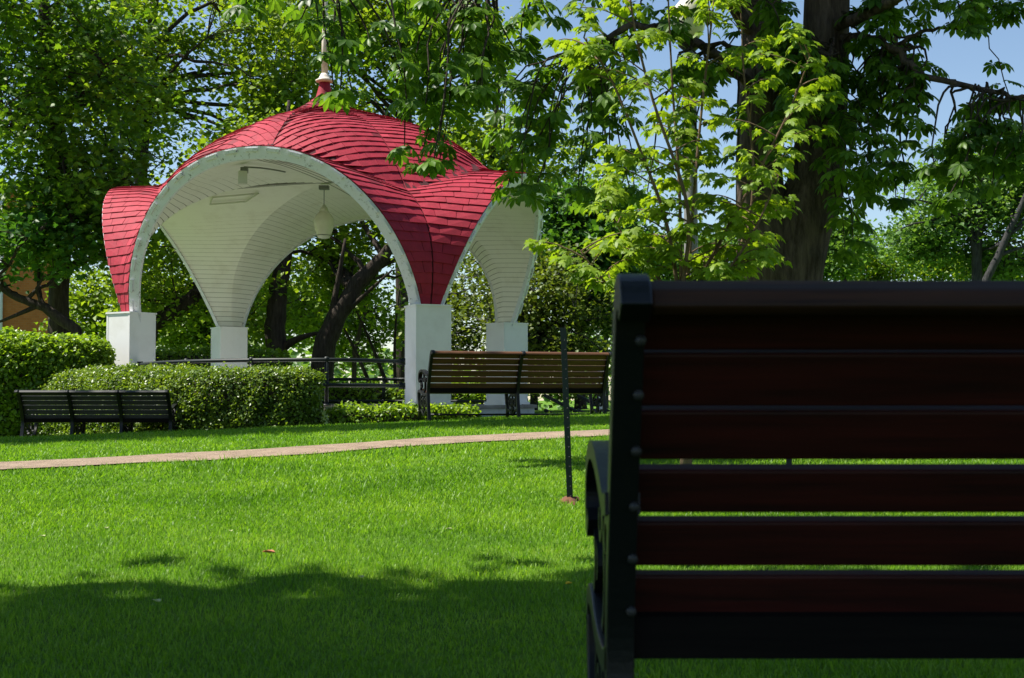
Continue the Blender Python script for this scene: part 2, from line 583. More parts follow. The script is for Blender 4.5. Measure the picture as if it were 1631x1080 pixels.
# soffit boards: real strips with open joints, 9 cm each
bv, bf, nb = [], [], 0
ws = np.linspace(0, 1, 13)
cmax_in = float(level(np.array(0.0), np.array(0.0), 1))
pitch = .094
for k in range(4):
    for side in (1, -1):
        c = .02
        while c < cmax_in - .03:
            top_here = level(np.zeros_like(ws), ws, 1)
            if (top_here > c).sum() >= 2:
                lim = np.where(top_here > c)[0].max()
                wv = ws[:lim+1]
                wend = wv[-1]
                if lim < len(ws) - 1:
                    aa, bb = ws[lim], ws[lim+1]
                    for _ in range(20):
                        mm = (aa+bb)/2
                        if level(np.array(0.), np.array(mm), 1) > c: aa = mm
                        else: bb = mm
                    wv = np.linspace(0, aa, 13)
                t0 = solve_t(np.full_like(wv, c), wv, 1)
                t1 = solve_t(np.full_like(wv, c + pitch - .0085), wv, 1)
                P0 = surf(k, side, t0, wv, .147); P1 = surf(k, side, t1, wv, .141)
                n = len(wv)
                bv.append(P0); bv.append(P1)
                for i in range(n - 1):
                    bf.append((nb+i, nb+i+1, nb+n+i+1, nb+n+i))
                nb += 2*n
            c += pitch
mb = MB(); mb.add(np.concatenate(bv), bf)
sb = pbuild(mb, 'soffit_boards', M['soffit'], False, sof)
sb.location = (0, 0, 0)
sb['kind'] = 'stuff'

# shingles
ROW, WID = .150, .30
cand = []
wf = np.linspace(0, 1, 41)
cmax = float(level(np.array(0.0), np.array(0.0)))
eps = 1e-3
for k in range(4):
    for side in (1, -1):
        for r_i in range(int(cmax/ROW)):
            c = .03 + r_i*ROW
            topv = level(np.zeros_like(wf), wf)
            ok = np.where(topv > c)[0]
            if len(ok) < 2: continue
            lim = ok.max(); wend = wf[lim]
            if lim < len(wf) - 1:
                aa, bb = wf[lim], wf[lim+1]
                for _ in range(20):
                    mm = (aa+bb)/2
                    if level(np.array(0.), np.array(mm)) > c: aa = mm
                    else: bb = mm
                wend = aa
            wv = np.linspace(0, wend, 60)
            tb = solve_t(np.full_like(wv, c), wv)
            Pb = surf(k, side, tb, wv)
            s = np.concatenate([[0], np.cumsum(np.linalg.norm(np.diff(Pb, axis=0), axis=1))])
            L = s[-1]
            if L < .05: continue
            off = (0.0 if r_i % 2 else .5)*WID
            cuts = [0.0] + [v for v in np.arange(off if off > 0 else WID, L - .04, WID)] + [L + (.02 if wend > .999 else 0)]
            cuts = [cuts[0]] + [v + (random.uniform(-.02, .02)) for v in cuts[1:-1]] + [cuts[-1]]
            for j in range(len(cuts) - 1):
                g = .0035
                g0 = .011 if j == 0 else g
                wa, wb = np.interp([cuts[j] + g0, cuts[j+1] - g], s, wv)
                w2 = np.array([wa, wb])
                jit = random.uniform(-.006, .006)
                t0 = solve_t(np.full(2, c + jit), w2)
                t1 = solve_t(np.full(2, c + ROW*1.15), w2)
                A = surf(k, side, t0, w2); B_ = surf(k, side, t1, w2)
                nrm = np.cross(A[1] - A[0], B_[0] - A[0])
                ln = np.linalg.norm(nrm)
                if ln < 1e-6:
                    nrm = np.cross(A[1] - A[0], B_[1] - A[0]); ln = np.linalg.norm(nrm)
                    if ln < 1e-6: continue
                nrm = nrm/ln
                ow = surf(k, side, (t0 + t1)/2, w2) - surf(k, side, (t0 + t1)/2, w2, .17)
                if np.dot(nrm, ow[0] + ow[1]) < 0: nrm = -nrm
                lift = .021 + random.uniform(-.003, .006)
                lo0, lo1 = A[0] + nrm*lift, A[1] + nrm*lift
                hi0, hi1 = B_[0] + nrm*.006, B_[1] + nrm*.006
                th = nrm*.014
                V8 = np.array([lo0, lo1, hi1, hi0, lo0 - th, lo1 - th, hi1 - th*.3, hi0 - th*.3])
                cen = (lo0 + lo1 + hi0 + hi1)/4
                area = np.linalg.norm(np.cross(lo1 - lo0, hi0 - lo0))
                vd = cen - np.array(EYE)
                face = -np.dot(nrm, vd)/np.linalg.norm(vd)
                # the roof's near side only: hidden horns behind the dome score nothing
                cand.append((area*max(0, face) if (k in (0, 1) or (k == 3 and side == 1)) else 0, V8))
SF = [(0,1,2,3), (4,7,6,5), (0,4,5,1), (1,5,6,2), (2,6,7,3), (3,7,4,0)]
cand.sort(key=lambda e: -e[0])
rest = MB()
for i, (sc_, V8) in enumerate(cand):
    if i < 290 and sc_ > 0:
        c0 = V8.mean(0)
        mb = MB().add(V8 - c0, SF)
        o = mb.build('shingle', M['shingle'], roof)
        o.location = c0 - PAVLOC
    else:
        rest.add(V8, SF)
o = pbuild(rest, 'shingles', M['shingle'], False, roof)
o['kind'] = 'stuff'

# rim trim boards with light dashes under the shingle edge, shaped as added blocks
for k in range(4):
    mb = MB()
    ts = np.concatenate([np.linspace(-1, 1, 81)])
    ts = np.sin(ts*math.pi/2)
    outer = np.array([surf(k, 1 if t_ >= 0 else -1, np.array(abs(t_)), np.array(1.0)) for t_ in ts])
    innr = np.array([surf(k, 1 if t_ >= 0 else -1, np.array(abs(t_)), np.array(1.0), .165) for t_ in ts])
    cen = np.array([*(FR+FL+BL+BR)/4, 2.0])
    nvec = np.array([*Bmap(*[(0,-1),(1,0),(0,1),(-1,0)][k])[:2], 0]) - np.array([cen[0], cen[1], 0])
    nvec = nvec/np.linalg.norm(nvec)
    f0, f1 = outer + nvec*.012 - np.array([0,0,.004]), innr + nvec*.012
    b0, b1 = outer - nvec*.05 - np.array([0,0,.004]), innr - nvec*.05
    n = len(ts)
    vs = np.concatenate([f0, f1, b1, b0]); fs = []
    for i in range(n - 1):
        for a in range(4):
            a2 = (a+1) % 4
            fs.append((a*n+i, a*n+i+1, a2*n+i+1, a2*n+i))
    tr = pbuild(mb.add(vs, fs), 'arch_trim', M['trim'])
    tr['label'] = 'weathered white trim board edging an arch'
    if k in (0, 1):
        # blocks added to imitate sunlit dashes and peeling paint along the outer edge
        d = np.concatenate([[0], np.cumsum(np.linalg.norm(np.diff(f0, axis=0), axis=1))])
        for s0 in np.arange(.18, d[-1] - .2, .34):
            vs = []
            for sv, fr in ((s0, .16), (s0 + .2, .16), (s0 + .2, .42), (s0, .42)):
                po = np.array([np.interp(sv, d, f0[:, c_]) for c_ in range(3)]); pi_ = np.array([np.interp(sv, d, f1[:, c_]) for c_ in range(3)])
                vs.append(po + (pi_ - po)*fr)
            vs = np.array(vs)
            fr_ = vs + nvec*.030
            o = MB().add(np.concatenate([fr_, vs - nvec*.004]) - PAVLOC, [(0,1,2,3), (7,6,5,4), (0,4,5,1), (1,5,6,2), (2,6,7,3), (3,7,4,0)]).build('light_dash_block', M['trim'], pav)

# piers
for (c, yaw) in ((FR, 21.7), (FL, 56.7), (BL, 31.7), (BR, 37.6)):
    ang = math.radians(yaw)
    c = c + (cen[:2] - c)*.035
    mb = MB(); S = .50
    mb.box((c[0], c[1], (PIER_TOP + .30)/2), (S, S, PIER_TOP - .30), ang)
    pr = pbuild(mb, 'pier', M['white_panel'])
    mb = MB().box((c[0], c[1], .58), (S + .06, S + .06, .10), ang)
    pbuild(mb, 'pier_base', M['white_panel'], False, pr).location = (0, 0, 0)
    # corner beads and screw heads on the clad panels
    for sx_ in (-1, 1):
        for sy_ in (-1, 1):
            px_, py_ = sx_*(S/2 - .012), sy_*(S/2 - .012)
            wx = c[0] + px_*math.cos(ang) - py_*math.sin(ang); wy = c[1] + px_*math.sin(ang) + py_*math.cos(ang)
            pbuild(MB().box((wx, wy, (PIER_TOP + .66)/2), (.032, .032, PIER_TOP - .68), ang), 'corner_bead', M['white_panel'], False, pr)
    pbuild(MB().box((c[0], c[1], PIER_TOP + .012), (S + .03, S + .03, .024), ang), 'pier_cap', M['white_panel'], False, pr)

# mast and its ring, with the red neck of the peak
cx_, cy_ = cen[:2]
ap = float(surf(0, 1, np.array(0.0), np.array(0.0))[2])
pbuild(MB().lathe([(.20, ap - .26), (.14, ap - .12), (.10, ap + .02), (.085, ap + .12)], (cx_, cy_, 0), 14), 'peak_neck', M['shingle'], True)
mst = pbuild(MB().lathe([(.055, ap + .10), (.052, ap + .9), (.045, ap + .92), (.045, ap + 3.0), (.01, ap + 3.02)], (cx_, cy_, 0), 14), 'mast', M['mast'], True)
pbuild(MB().lathe([(.085, ap + .10), (.145, ap + .115), (.15, ap + .14), (.105, ap + .16), (.085, ap + .20), (.058, ap + .25)], (cx_, cy_, 0), 18), 'mast_ring', M['mast'], True, mst)

# hanging globe lamp, floodlight and ceiling hatch
lx, ly = float(cx_), float(cy_)
zc = float(surf(0, 1, np.array(0.0), np.array(0.0), .185)[2])
lamp = empty('pendant_lamp', (lx, ly, zc))
tag(lamp, 'white acorn globe lamp hanging under the pavilion roof', 'lamp')
MB().box((0, 0, -.03), (.16, .12, .06)).build('ceiling_mount', M['grey_metal'], lamp)
MB().tube([(0, 0, -.05), (0, 0, -.32)], .008, 6).build('cord', M['grey_metal'], lamp)
gb = MB().lathe([(.04, -.86), (.095, -.845), (.115, -.80), (.15, -.70), (.172, -.60), (.168, -.545), (.12, -.47), (.075, -.42)], (0,0,0), 22).build('globe', M['globe'], lamp, True)
MB().lathe([(.078, -.425), (.06, -.36), (.03, -.325), (.012, -.30)], (0,0,0), 22).build('globe_cap', M['globe_cap'], lamp, True)
MB().lathe([(.118, -.812), (.121, -.806), (.118, -.80)], (0,0,0), 22).build('globe_band', M['grey_metal'], gb, True)
fl = at(409, 255, 19.6)
sp = surf(0, -1, np.array(.12), np.array(.86), .2)
fl = Vector(sp)
fld = empty('floodlight', fl)
tag(fld, 'small grey floodlight fixed under the front arch crown', 'floodlight')
MB().box((0, 0, -.04), (.10, .08, .08)).build('bracket', M['grey_metal'], fld)
MB().box((-.02, -.02, -.15), (.12, .11, .18), .3).build('housing', M['globe_cap'], fld)
cpts = [Vector(surf(0, -1, np.array(.12 - .10*i/5), np.array(.86 - .34*i/5), .195)) - fl for i in range(6)]
MB().tube(cpts, .012, 6).build('conduit', M['grey_metal'], fld)
mb = MB()
hq = [surf(3, -1, np.array(a), np.array(b_), .196) for a, b_ in ((.10, .30), (.10, .55), (.26, .55), (.26, .32))]
for i in range(4):
    mb.tube([hq[i], hq[(i+1) % 4]], .014, 5)
pbuild(mb, 'ceiling_hatch_frame', M['globe_cap'], False, sof)

# raised platform with kerb
rail_pts = [Vector((-5.52, 20.50, 0)), Vector((-5.05, 19.55, 0)), Vector((-4.35, 18.72, 0)), Vector((-3.45, 18.16, 0)), Vector((-2.42, 17.92, 0)), Vector((-1.85, 18.25, 0)), Vector((-1.50, 18.85, 0))]
ccx, ccy = float(cen[0]), float(cen[1])
def outw(p, d):
    v = Vector((p[0] - ccx, p[1] - ccy, 0)).normalized()
    return Vector((p[0] + v.x*d, p[1] + v.y*d, 0))
outl = [outw(FL, .25)] + [outw(p, .22) for p in rail_pts[1:-1]] + [outw(FR, .28), outw((.35, 21.5), .0), outw(BR, .3), outw((-2.7, 25.6), .2), outw(BL, .3), outw((-6.2, 23.0), .0)]
plat = empty('platform', (ccx, ccy, .3))
tag(plat, 'low white-walled concrete platform under the pavilion', 'platform')
po = Vector((ccx, ccy, .3))
n = len(outl)
mb = MB().add([(p.x - po.x, p.y - po.y, -.6) for p in outl] + [(p.x - po.x, p.y - po.y, .235) for p in outl], [(i, (i+1) % n, n + (i+1) % n, n + i) for i in range(n)] + [tuple(range(n, 2*n))])
mb.build('slab', M['plinth'], plat)
mb = MB()
ko = [outw(p, .04) for p in outl]; ki = [outw(p, -.14) for p in outl]
vs = []
for P_, z_ in ((ko, .237), (ko, .285), (ki, .285), (ki, .237)):
    vs += [(p.x - po.x, p.y - po.y, z_) for p in P_]
fs = []
for i in range(n):
    for a in range(4):
        fs.append((a*n + i, a*n + (i+1) % n, ((a+1) % 4)*n + (i+1) % n, ((a+1) % 4)*n + i))
mb.add(vs, fs).build('kerb', M['concrete'], plat)

# ------------------------------------------------------------------ pipe railings
def railing(name, label, pts, ztop, zmids, zbase, posts, r=.026, caps=True):
    root = empty(name, (*pts[0][:2], zbase))
    o0 = Vector((pts[0][0], pts[0][1], zbase))
    sm = [Vector((p[0], p[1], 0)) for p in pts]
    # resample smoothly
    dense = []
    for i in range(len(sm) - 1):
        p0 = sm[max(i-1, 0)]; p1 = sm[i]; p2 = sm[i+1]; p3 = sm[min(i+2, len(sm)-1)]
        for t_ in np.linspace(0, 1, 6, endpoint=False):
            dense.append(.5*((2*p1) + (p2 - p0)*t_ + (2*p0 - 5*p1 + 4*p2 - p3)*t_*t_ + (3*p1 - p0 - 3*p2 + p3)*t_**3))
    dense.append(sm[-1])
    for j, z in enumerate([ztop] + list(zmids)):
        ln = [Vector((p.x, p.y, z)) - o0 for p in dense]
        MB().tube(ln, r, 8).build('top_rail' if j == 0 else 'mid_rail', M['rail'], root, True)
    for (x, y) in posts:
        pst = MB().tube([Vector((x, y, zbase)) - o0, Vector((x, y, ztop)) - o0], r, 8).build('post', M['rail'], root, True)
        c_ = Vector((x, y, 0)) - Vector((o0.x, o0.y, 0))
        for z in [ztop] + list(zmids):
            MB().lathe([(.018, z - zbase - .034), (.038, z - zbase - .02), (.040, z - zbase + .012), (.030, z - zbase + .036), (.008, z - zbase + .044)], c_, 10).build('joint', M['rail'], pst, True)
        MB().lathe([(.07, 0), (.07, .015), (.035, .03), (.03, .05)], c_, 10).build('base_flange', M['rail'], pst, True)
    if caps:
        for p in (dense[0], dense[-1]):
            for z in [ztop] + list(zmids):
                MB().lathe([(.045, z - zbase - .045), (.045, z - zbase + .045)], Vector((p.x, p.y, 0)) - Vector((o0.x, o0.y, 0)), 10).build('end_collar', M['rail'], root, True)
    tag(root, label, 'railing', 'pipe railings')
    return root
def on_rail(px):
    best = None
    for i in range(len(rail_pts) - 1):
        for t_ in np.linspace(0, 1, 40):
            p = rail_pts[i].lerp(rail_pts[i+1], t_)
            e = abs(CX + FPX*p.x/p.y - px)
            if best is None or e < best[0]: best = (e, p)
    return best[1].x, best[1].y
railing('pipe_railing', 'curved dark pipe railing between the two front piers', rail_pts, 1.185, [.855], .585, [on_rail(296), on_rail(400), on_rail(521)])
bp = [(-4.9, 25.5), (-4.0, 26.2), (-2.4, 26.4), (-.9, 25.4), (-.3, 24.3)]
railing('pipe_railing', 'lower dark pipe railing across the back of the platform', bp, 1.05, [.63], .56, [(-3.6, 26.3), (-2.45, 26.4), (-1.5, 25.9)], .03)
# stair handrail going down at the right
hr = empty('stair_handrail', (.6, 21, .4))
tag(hr, 'dark sloping stair handrail behind the brown bench', 'handrail')
for dz in (0, -.22):
    for dx in (0, .55):
        a, b_ = at(868 + dx*95, 630 - dz*105, 20.5 + dx), at(942 + dx*95, 668 - dz*105, 20 + dx)
        MB().tube([a - hr.location, b_ - hr.location], .027, 8).build('pipe', M['rail'], hr, True)
p = at(958, 640, 20.5)
MB().box((p.x - .6, p.y - 21, .3), (.12, .12, .9)).build('newel_post', M['white_panel'], hr)

# ------------------------------------------------------------------ leaf scatter
RH_F = [(0,1,2), (0,2,3)]
def frames(n, r, up=.5, droop=0.0, axis=None, axw=0.0):
    N = r.normal(size=(n, 3)); N[:, 2] = np.abs(N[:, 2]) + up*2
    N /= np.linalg.norm(N, axis=1, keepdims=True)
    D = r.normal(size=(n, 3)); D[:, 2] -= droop*2
    if axis is not None: D = D*(1 - axw) + axis*axw*2
    D -= N*np.sum(D*N, 1, keepdims=True)
    D /= np.linalg.norm(D, axis=1, keepdims=True)
    return D, np.cross(N, D), N
def rhomb(C, size, r, up=.5, droop=0.0, asp=.42, fold=.12, Nrm=None):
    n = len(C)
    D, S, N = frames(n, r, up, droop)
    if Nrm is not None:
        N = Nrm + r.normal(size=(n, 3))*.55
        N /= np.linalg.norm(N, axis=1, keepdims=True)
        D = r.normal(size=(n, 3)); D -= N*np.sum(D*N, 1, keepdims=True); D /= np.linalg.norm(D, axis=1, keepdims=True)
        S = np.cross(N, D)
    L = (size*(.6 + .8*r.random(n)))[:, None]
    P = np.zeros((n, 4, 3))
    P[:,0] = C - D*L*.5
    P[:,1] = C + S*L*asp + N*L*fold - D*L*.05
    P[:,2] = C + D*L*.5 - N*L*.08
    P[:,3] = C - S*L*asp + N*L*fold - D*L*.05
    return P

# five-lobed leaf seen in clumps a little nearer
def lobed(C, size, r, up=.5, droop=.2):
    n = len(C)
    D, S, N = frames(n, r, up, droop)
    L = (size*(.7 + .6*r.random(n)))[:, None]
    tpl = np.array([(0,-.45,0), (.30,-.36,.03), (.50,-.05,.0), (.26,.0,.06), (.34,.34,.0), (.12,.2,.05), (0,.58,-.06),
                    (-.12,.2,.05), (-.34,.34,0), (-.26,0,.06), (-.5,-.05,0), (-.30,-.36,.03)])
    P = C[:, None] + (S[:, None]*tpl[None, :, 0:1] + D[:, None]*tpl[None, :, 1:2] + N[:, None]*tpl[None, :, 2:3])*L[:, None]
    return P
LB_F = [(0,1,2,3), (3,4,5), (5,6,7), (7,8,9), (9,10,11,0), (0,3,5,7,9)]

def nz3(P, seed, sc_):
    """cheap smooth noise for gaps in crowns"""
    r = np.random.default_rng(seed)
    v = np.zeros(len(P))
    for i in range(5):
        k = r.normal(size=3)*sc_*(1 + .5*i)
        v += np.sin(P @ k + r.random()*6.28)/(1 + .4*i)
    return v

def tree(name, label, base, trunk, crowns, leaf, lmat, bmat, seed, nlimb=9, cat='tree', group=None, up=.35, droop=.15, shape='rhomb', gap=-.6, extra_limbs=()):
    """trunk: [(pt, radius)...]; crowns: [(centre, (rx,ry,rz), clumps, leaves per clump, clump radius)]"""
    r = np.random.default_rng(seed)
    root = empty(name, base)
    o0 = np.array(base)
    tp = [Vector(p) for p, _ in trunk]; tr = [q for _, q in trunk]
    # wobble and resample the trunk
    dense, rad = [], []
    for i in range(len(tp) - 1):
        for t_ in np.linspace(0, 1, 5, endpoint=False):
            w_ = .03*tr[i]*10*(i + t_ > .3)
            dense.append(tp[i].lerp(tp[i+1], t_) + Vector(r.normal(size=3)*w_*.25)); rad.append(tr[i]*(1-t_) + tr[i+1]*t_)
    dense.append(tp[-1]); rad.append(tr[-1])
    rad[0] *= 1.25
    wood = MB(); wood.tube([p - Vector(base) for p in dense], rad, 10)
    LP = []                      # branch skeleton samples (pos, radius)
    nd = len(dense)
    for p, q in list(zip(dense, rad))[nd//2:]: LP.append((np.array(p), q))
    twigs = MB()
    for pts, r0 in extra_limbs:
        pts = [Vector(p) for p in pts]
        b_ = bez(pts[0], pts[1], pts[2], 9)
        rr = np.linspace(r0, r0*.3, 9)
        wood.tube([p - Vector(base) for p in b_], rr, 8)
        for p, q in zip(b_[3:], rr[3:]): LP.append((np.array(p), q))
    leaves = []
    for (c, R, ncl, nlf, cr) in crowns:
        c = np.array(c); R = np.array(R)
        P = r.normal(size=(ncl*3, 3)); P /= np.linalg.norm(P, axis=1, keepdims=True)
        P = P*(r.random((ncl*3, 1))**.42)
        P = c + P*R
        keep = nz3(P - o0, seed + 5, .75) > gap
        P = P[keep][:ncl] if keep.sum() > ncl*.35 else P[:ncl]
        # limbs: farthest-point picks
        pick = [int(np.argmin(P[:, 2]))]
        dist = np.linalg.norm(P - P[pick[0]], axis=1)
        for _ in range(nlimb - 1):
            j = int(np.argmax(dist)); pick.append(j)
            dist = np.minimum(dist, np.linalg.norm(P - P[j], axis=1))
        for j in pick:
            tgt = P[j]
            # attach low on the trunk relative to the target
            cands = [(1.6*r.random() + abs((tgt[2] - p[2]) - .65*np.hypot(*(tgt - p)[:2]) - .2) + .15*np.linalg.norm(tgt - p), p, q) for p, q in LP[:max(4, nd//2)]]
            _, p, q = min(cands, key=lambda e: e[0])
            m_ = (p + tgt)/2 + np.array([0, 0, .12*np.linalg.norm(tgt - p)]) + r.normal(size=3)*.15
            b_ = bez(p, m_, tgt, 8)
            b_ = [v + Vector(r.normal(size=3)*.05) if 0 < i < 7 else v for i, v in enumerate(b_)]
            rr = np.linspace(min(q*.55, .025 + .014*np.linalg.norm(tgt - p)), .012, 8)
            wood.tube([v - Vector(base) for v in b_], rr, 6)
            for v, q2 in zip(b_[2:], rr[2:]): LP.append((np.array(v), q2))
        S = np.array([p for p, _ in LP])
        for p in P:
            d = np.linalg.norm(S - p, axis=1) + .8*np.maximum(0, S[:, 2] - p[2])
            j = int(np.argmin(d)); s = S[j]
            if d[j] > .12:
                m_ = (s + p)/2 + np.array([0, 0, .1*d[j]]) + r.normal(size=3)*.08*d[j]
                twigs.tube([v - Vector(base) for v in bez(s, m_, p, 4)], np.linspace(min(LP[j][1]*.6, .03), .008, 4), 4, False)
        n_ = len(P)*nlf
        C = np.repeat(P, nlf, 0) + r.normal(size=(n_, 3))*np.array([cr, cr, cr*.62])
        leaves.append(C)
    C = np.concatenate(leaves)
    if shape == 'rhomb':
        LV, F = rhomb(C, leaf, r, up, droop), RH_F
    else:
        LV, F = lobed(C, leaf, r, up, droop), LB_F
    wood.build('trunk', bmat, root, True)
    if twigs.n:
        tw = twigs.build('twigs', bmat, root, True); tw['kind'] = 'stuff'
    cr_ = link('crown', poly_mesh('crown', LV - o0, F, lmat), root)
    cr_['kind'] = 'stuff'
    tag(root, label, cat, group)
    return root

# ------------------------------------------------------------------ hedges and bushes
def hedge(name, label, P, N, leaf, n, seed, lmat, core, cat='hedge', jitter=.05):
    """P,N: dense surface samples with weights already even; core: MB of the inner mass"""
    r = np.random.default_rng(seed)
    j = r.integers(0, len(P), n)
    C = P[j] + N[j]*(r.random((n, 1))*jitter*2 - jitter) + r.normal(size=(n, 3))*.02
    bmp = nz3(C, seed, 3.0)*.022 + np.where(r.random(n) < .015, r.random(n)*.09, 0)
    C = C + N[j]*bmp[:, None]
    base = np.array([C[:,0].mean(), C[:,1].mean(), C[:,2].min()])
    root = empty(name, base)
    core.v = [tuple(np.array(v) - base) for v in core.v]
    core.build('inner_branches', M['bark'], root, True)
    L = rhomb(C, leaf, r, Nrm=N[j]*.32 + np.array([-.12, 0, .62]), asp=.38)
    o = link('leaves', poly_mesh('leaves', L - base, RH_F, lmat), root); o['kind'] = 'stuff'
    tag(root, label, cat, 'clipped hedges' if cat == 'hedge' else None)
    return root
def sweep_hedge(cl, halfw, ztop, leaf, n, seed, lmat, name, label, rnd=.25, zoff=0.0, cat='hedge'):
    cl = [np.array(p, float) for p in cl]
    d = np.concatenate([[0], np.cumsum([np.linalg.norm(cl[i+1] - cl[i]) for i in range(len(cl)-1)])])
    ss = np.linspace(0, d[-1], 60)
    cxs = np.interp(ss, d, [p[0] for p in cl]); cys = np.interp(ss, d, [p[1] for p in cl])
    ker = np.ones(9)/9
    pad = lambda a: np.concatenate([np.linspace(2*a[0]-a[4], a[0], 4, endpoint=False), a, np.linspace(a[-1], 2*a[-1]-a[-5], 5)[1:]])
    cxs = np.convolve(pad(cxs), ker, 'valid'); cys = np.convolve(pad(cys), ker, 'valid')
    P, Nn = [], []
    core = MB()
    m_ = 22
    rows = []
    for i in range(60):
        a, b_ = max(i-1, 0), min(i+1, 59)
        tx, ty = cxs[b_] - cxs[a], cys[b_] - cys[a]
        l = math.hypot(tx, ty); tx, ty = tx/l, ty/l
        nxv, nyv = ty, -tx
        e = ss[i]; endd = min(e, d[-1] - e)
        k = min(1.0, math.sqrt(max(0.0, 1 - (1 - min(endd/halfw, 1))**2)) + .02)
        gz_ = float(gz(cxs[i], cys[i])) - .05
        ht = ztop - gz_
        row = []
        for jj in range(m_):
            th = math.pi*jj/(m_ - 1)
            c_, s_ = math.cos(th), math.sin(th)
            ex = 2/4.0
            u = math.copysign(abs(c_)**ex, c_)*halfw*k
            z = gz_ + ht*(abs(s_)**.40)*(.86 + .14*k)
            p = np.array([cxs[i] + nxv*u, cys[i] + nyv*u, z])
            row.append(p)
            nrm = np.array([nxv*c_, nyv*c_, s_]); 
            if endd < halfw: nrm = nrm + np.array([tx, ty, 0])*(-1 if e < d[-1]/2 else 1)*(1 - k)
            P.append(p); Nn.append(nrm/np.linalg.norm(nrm))
        rows.append(row)
    P = np.array(P); Nn = np.array(Nn)
    # even sampling by interpolation inside the grid
    r = np.random.default_rng(seed + 1)
    G = P.reshape(60, m_, 3); GN = Nn.reshape(60, m_, 3)
    cell = np.linalg.norm(np.cross(G[1:, :-1] - G[:-1, :-1], G[:-1, 1:] - G[:-1, :-1]), axis=2).ravel()
    pick = r.choice(len(cell), 40000, p=cell/cell.sum())
    ii, jj = pick//(m_ - 1), pick % (m_ - 1)
    a, b_ = r.random((40000, 1)), r.random((40000, 1))
    PS = G[ii, jj]*(1-a)*(1-b_) + G[ii+1, jj]*a*(1-b_) + G[ii, jj+1]*(1-a)*b_ + G[ii+1, jj+1]*a*b_
    NS = GN[ii, jj]
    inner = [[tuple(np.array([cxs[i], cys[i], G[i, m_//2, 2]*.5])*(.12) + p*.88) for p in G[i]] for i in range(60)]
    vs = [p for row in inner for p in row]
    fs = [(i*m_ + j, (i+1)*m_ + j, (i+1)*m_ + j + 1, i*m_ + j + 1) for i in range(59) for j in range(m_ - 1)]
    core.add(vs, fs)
    return hedge(name, label, PS, NS, leaf, n, seed, lmat, core, cat)

sweep_hedge([(-6.45, 19.6), (-5.5, 18.55), (-4.6, 17.65), (-3.7, 17.12), (-2.85, 16.95), (-2.36, 16.98)], .50, 1.02, .036, 75000, 21, M['hedge'], 'clipped_hedge', 'long clipped hedge with a flat top below the curved railing')
sweep_hedge([(-8.2, 19.6), (-7.3, 19.5), (-6.6, 19.75), (-5.85, 20.1)], .80, 1.54, .062, 40000, 22, M['bush'], 'rounded_bush', 'large rounded bright green bush beside the left front pier', cat='bush')
sweep_hedge([(-2.25, 17.15), (-1.7, 17.3), (-1.0, 17.75), (-.5, 18.3)], .17, .555, .05, 5000, 23, M['bush'], 'low_shrub', 'knee-high strip of bright shrub along the platform wall', cat='shrub')
sweep_hedge([(-7.6, 26.2), (-6.4, 27.0), (-5.0, 27.4), (-4.4, 27.4)], .5, 1.62, .075, 9000, 24, M['bush'], 'clipped_hedge', 'sunlit low hedge behind the left side of the pavilion')
sweep_hedge([(-3.9, 27.5), (-2.6, 27.6), (-1.2, 27.4), (.2, 26.8)], .45, .95, .075, 9000, 25, M['bush'], 'clipped_hedge', 'low sunlit hedge seen through the railing behind the platform')

# ------------------------------------------------------------------ benches
BACK = [(-.005, 0.0), (.03, .14), (.055, .27), (.06, .36), (.035, .46), (-.01, .58), (-.065, .70), (-.112, .795), (-.136, .830), (-.168, .842), (-.198, .834), (-.212, .812)]
def smooth_poly(pts, n=5):
    out = []
    for i in range(len(pts) - 1):
        p0 = Vector(pts[max(i-1, 0)]); p1 = Vector(pts[i]); p2 = Vector(pts[i+1]); p3 = Vector(pts[min(i+2, len(pts)-1)])
        for t_ in np.linspace(0, 1, n, endpoint=False):
            q = .5*((2*p1) + (p2 - p0)*t_ + (2*p0 - 5*p1 + 4*p2 - p3)*t_*t_ + (3*p1 - p0 - 3*p2 + p3)*t_**3)
            out.append((q.x, q.y))
    out.append(tuple(pts[-1]))
    return out
def spiral(c, r0, r1, a0, a1, n=14):
    return [(c[0] + (r0 + (r1-r0)*i/(n-1))*math.cos(a0 + (a1-a0)*i/(n-1)), c[1] + (r0 + (r1-r0)*i/(n-1))*math.sin(a0 + (a1-a0)*i/(n-1))) for i in range(n)]
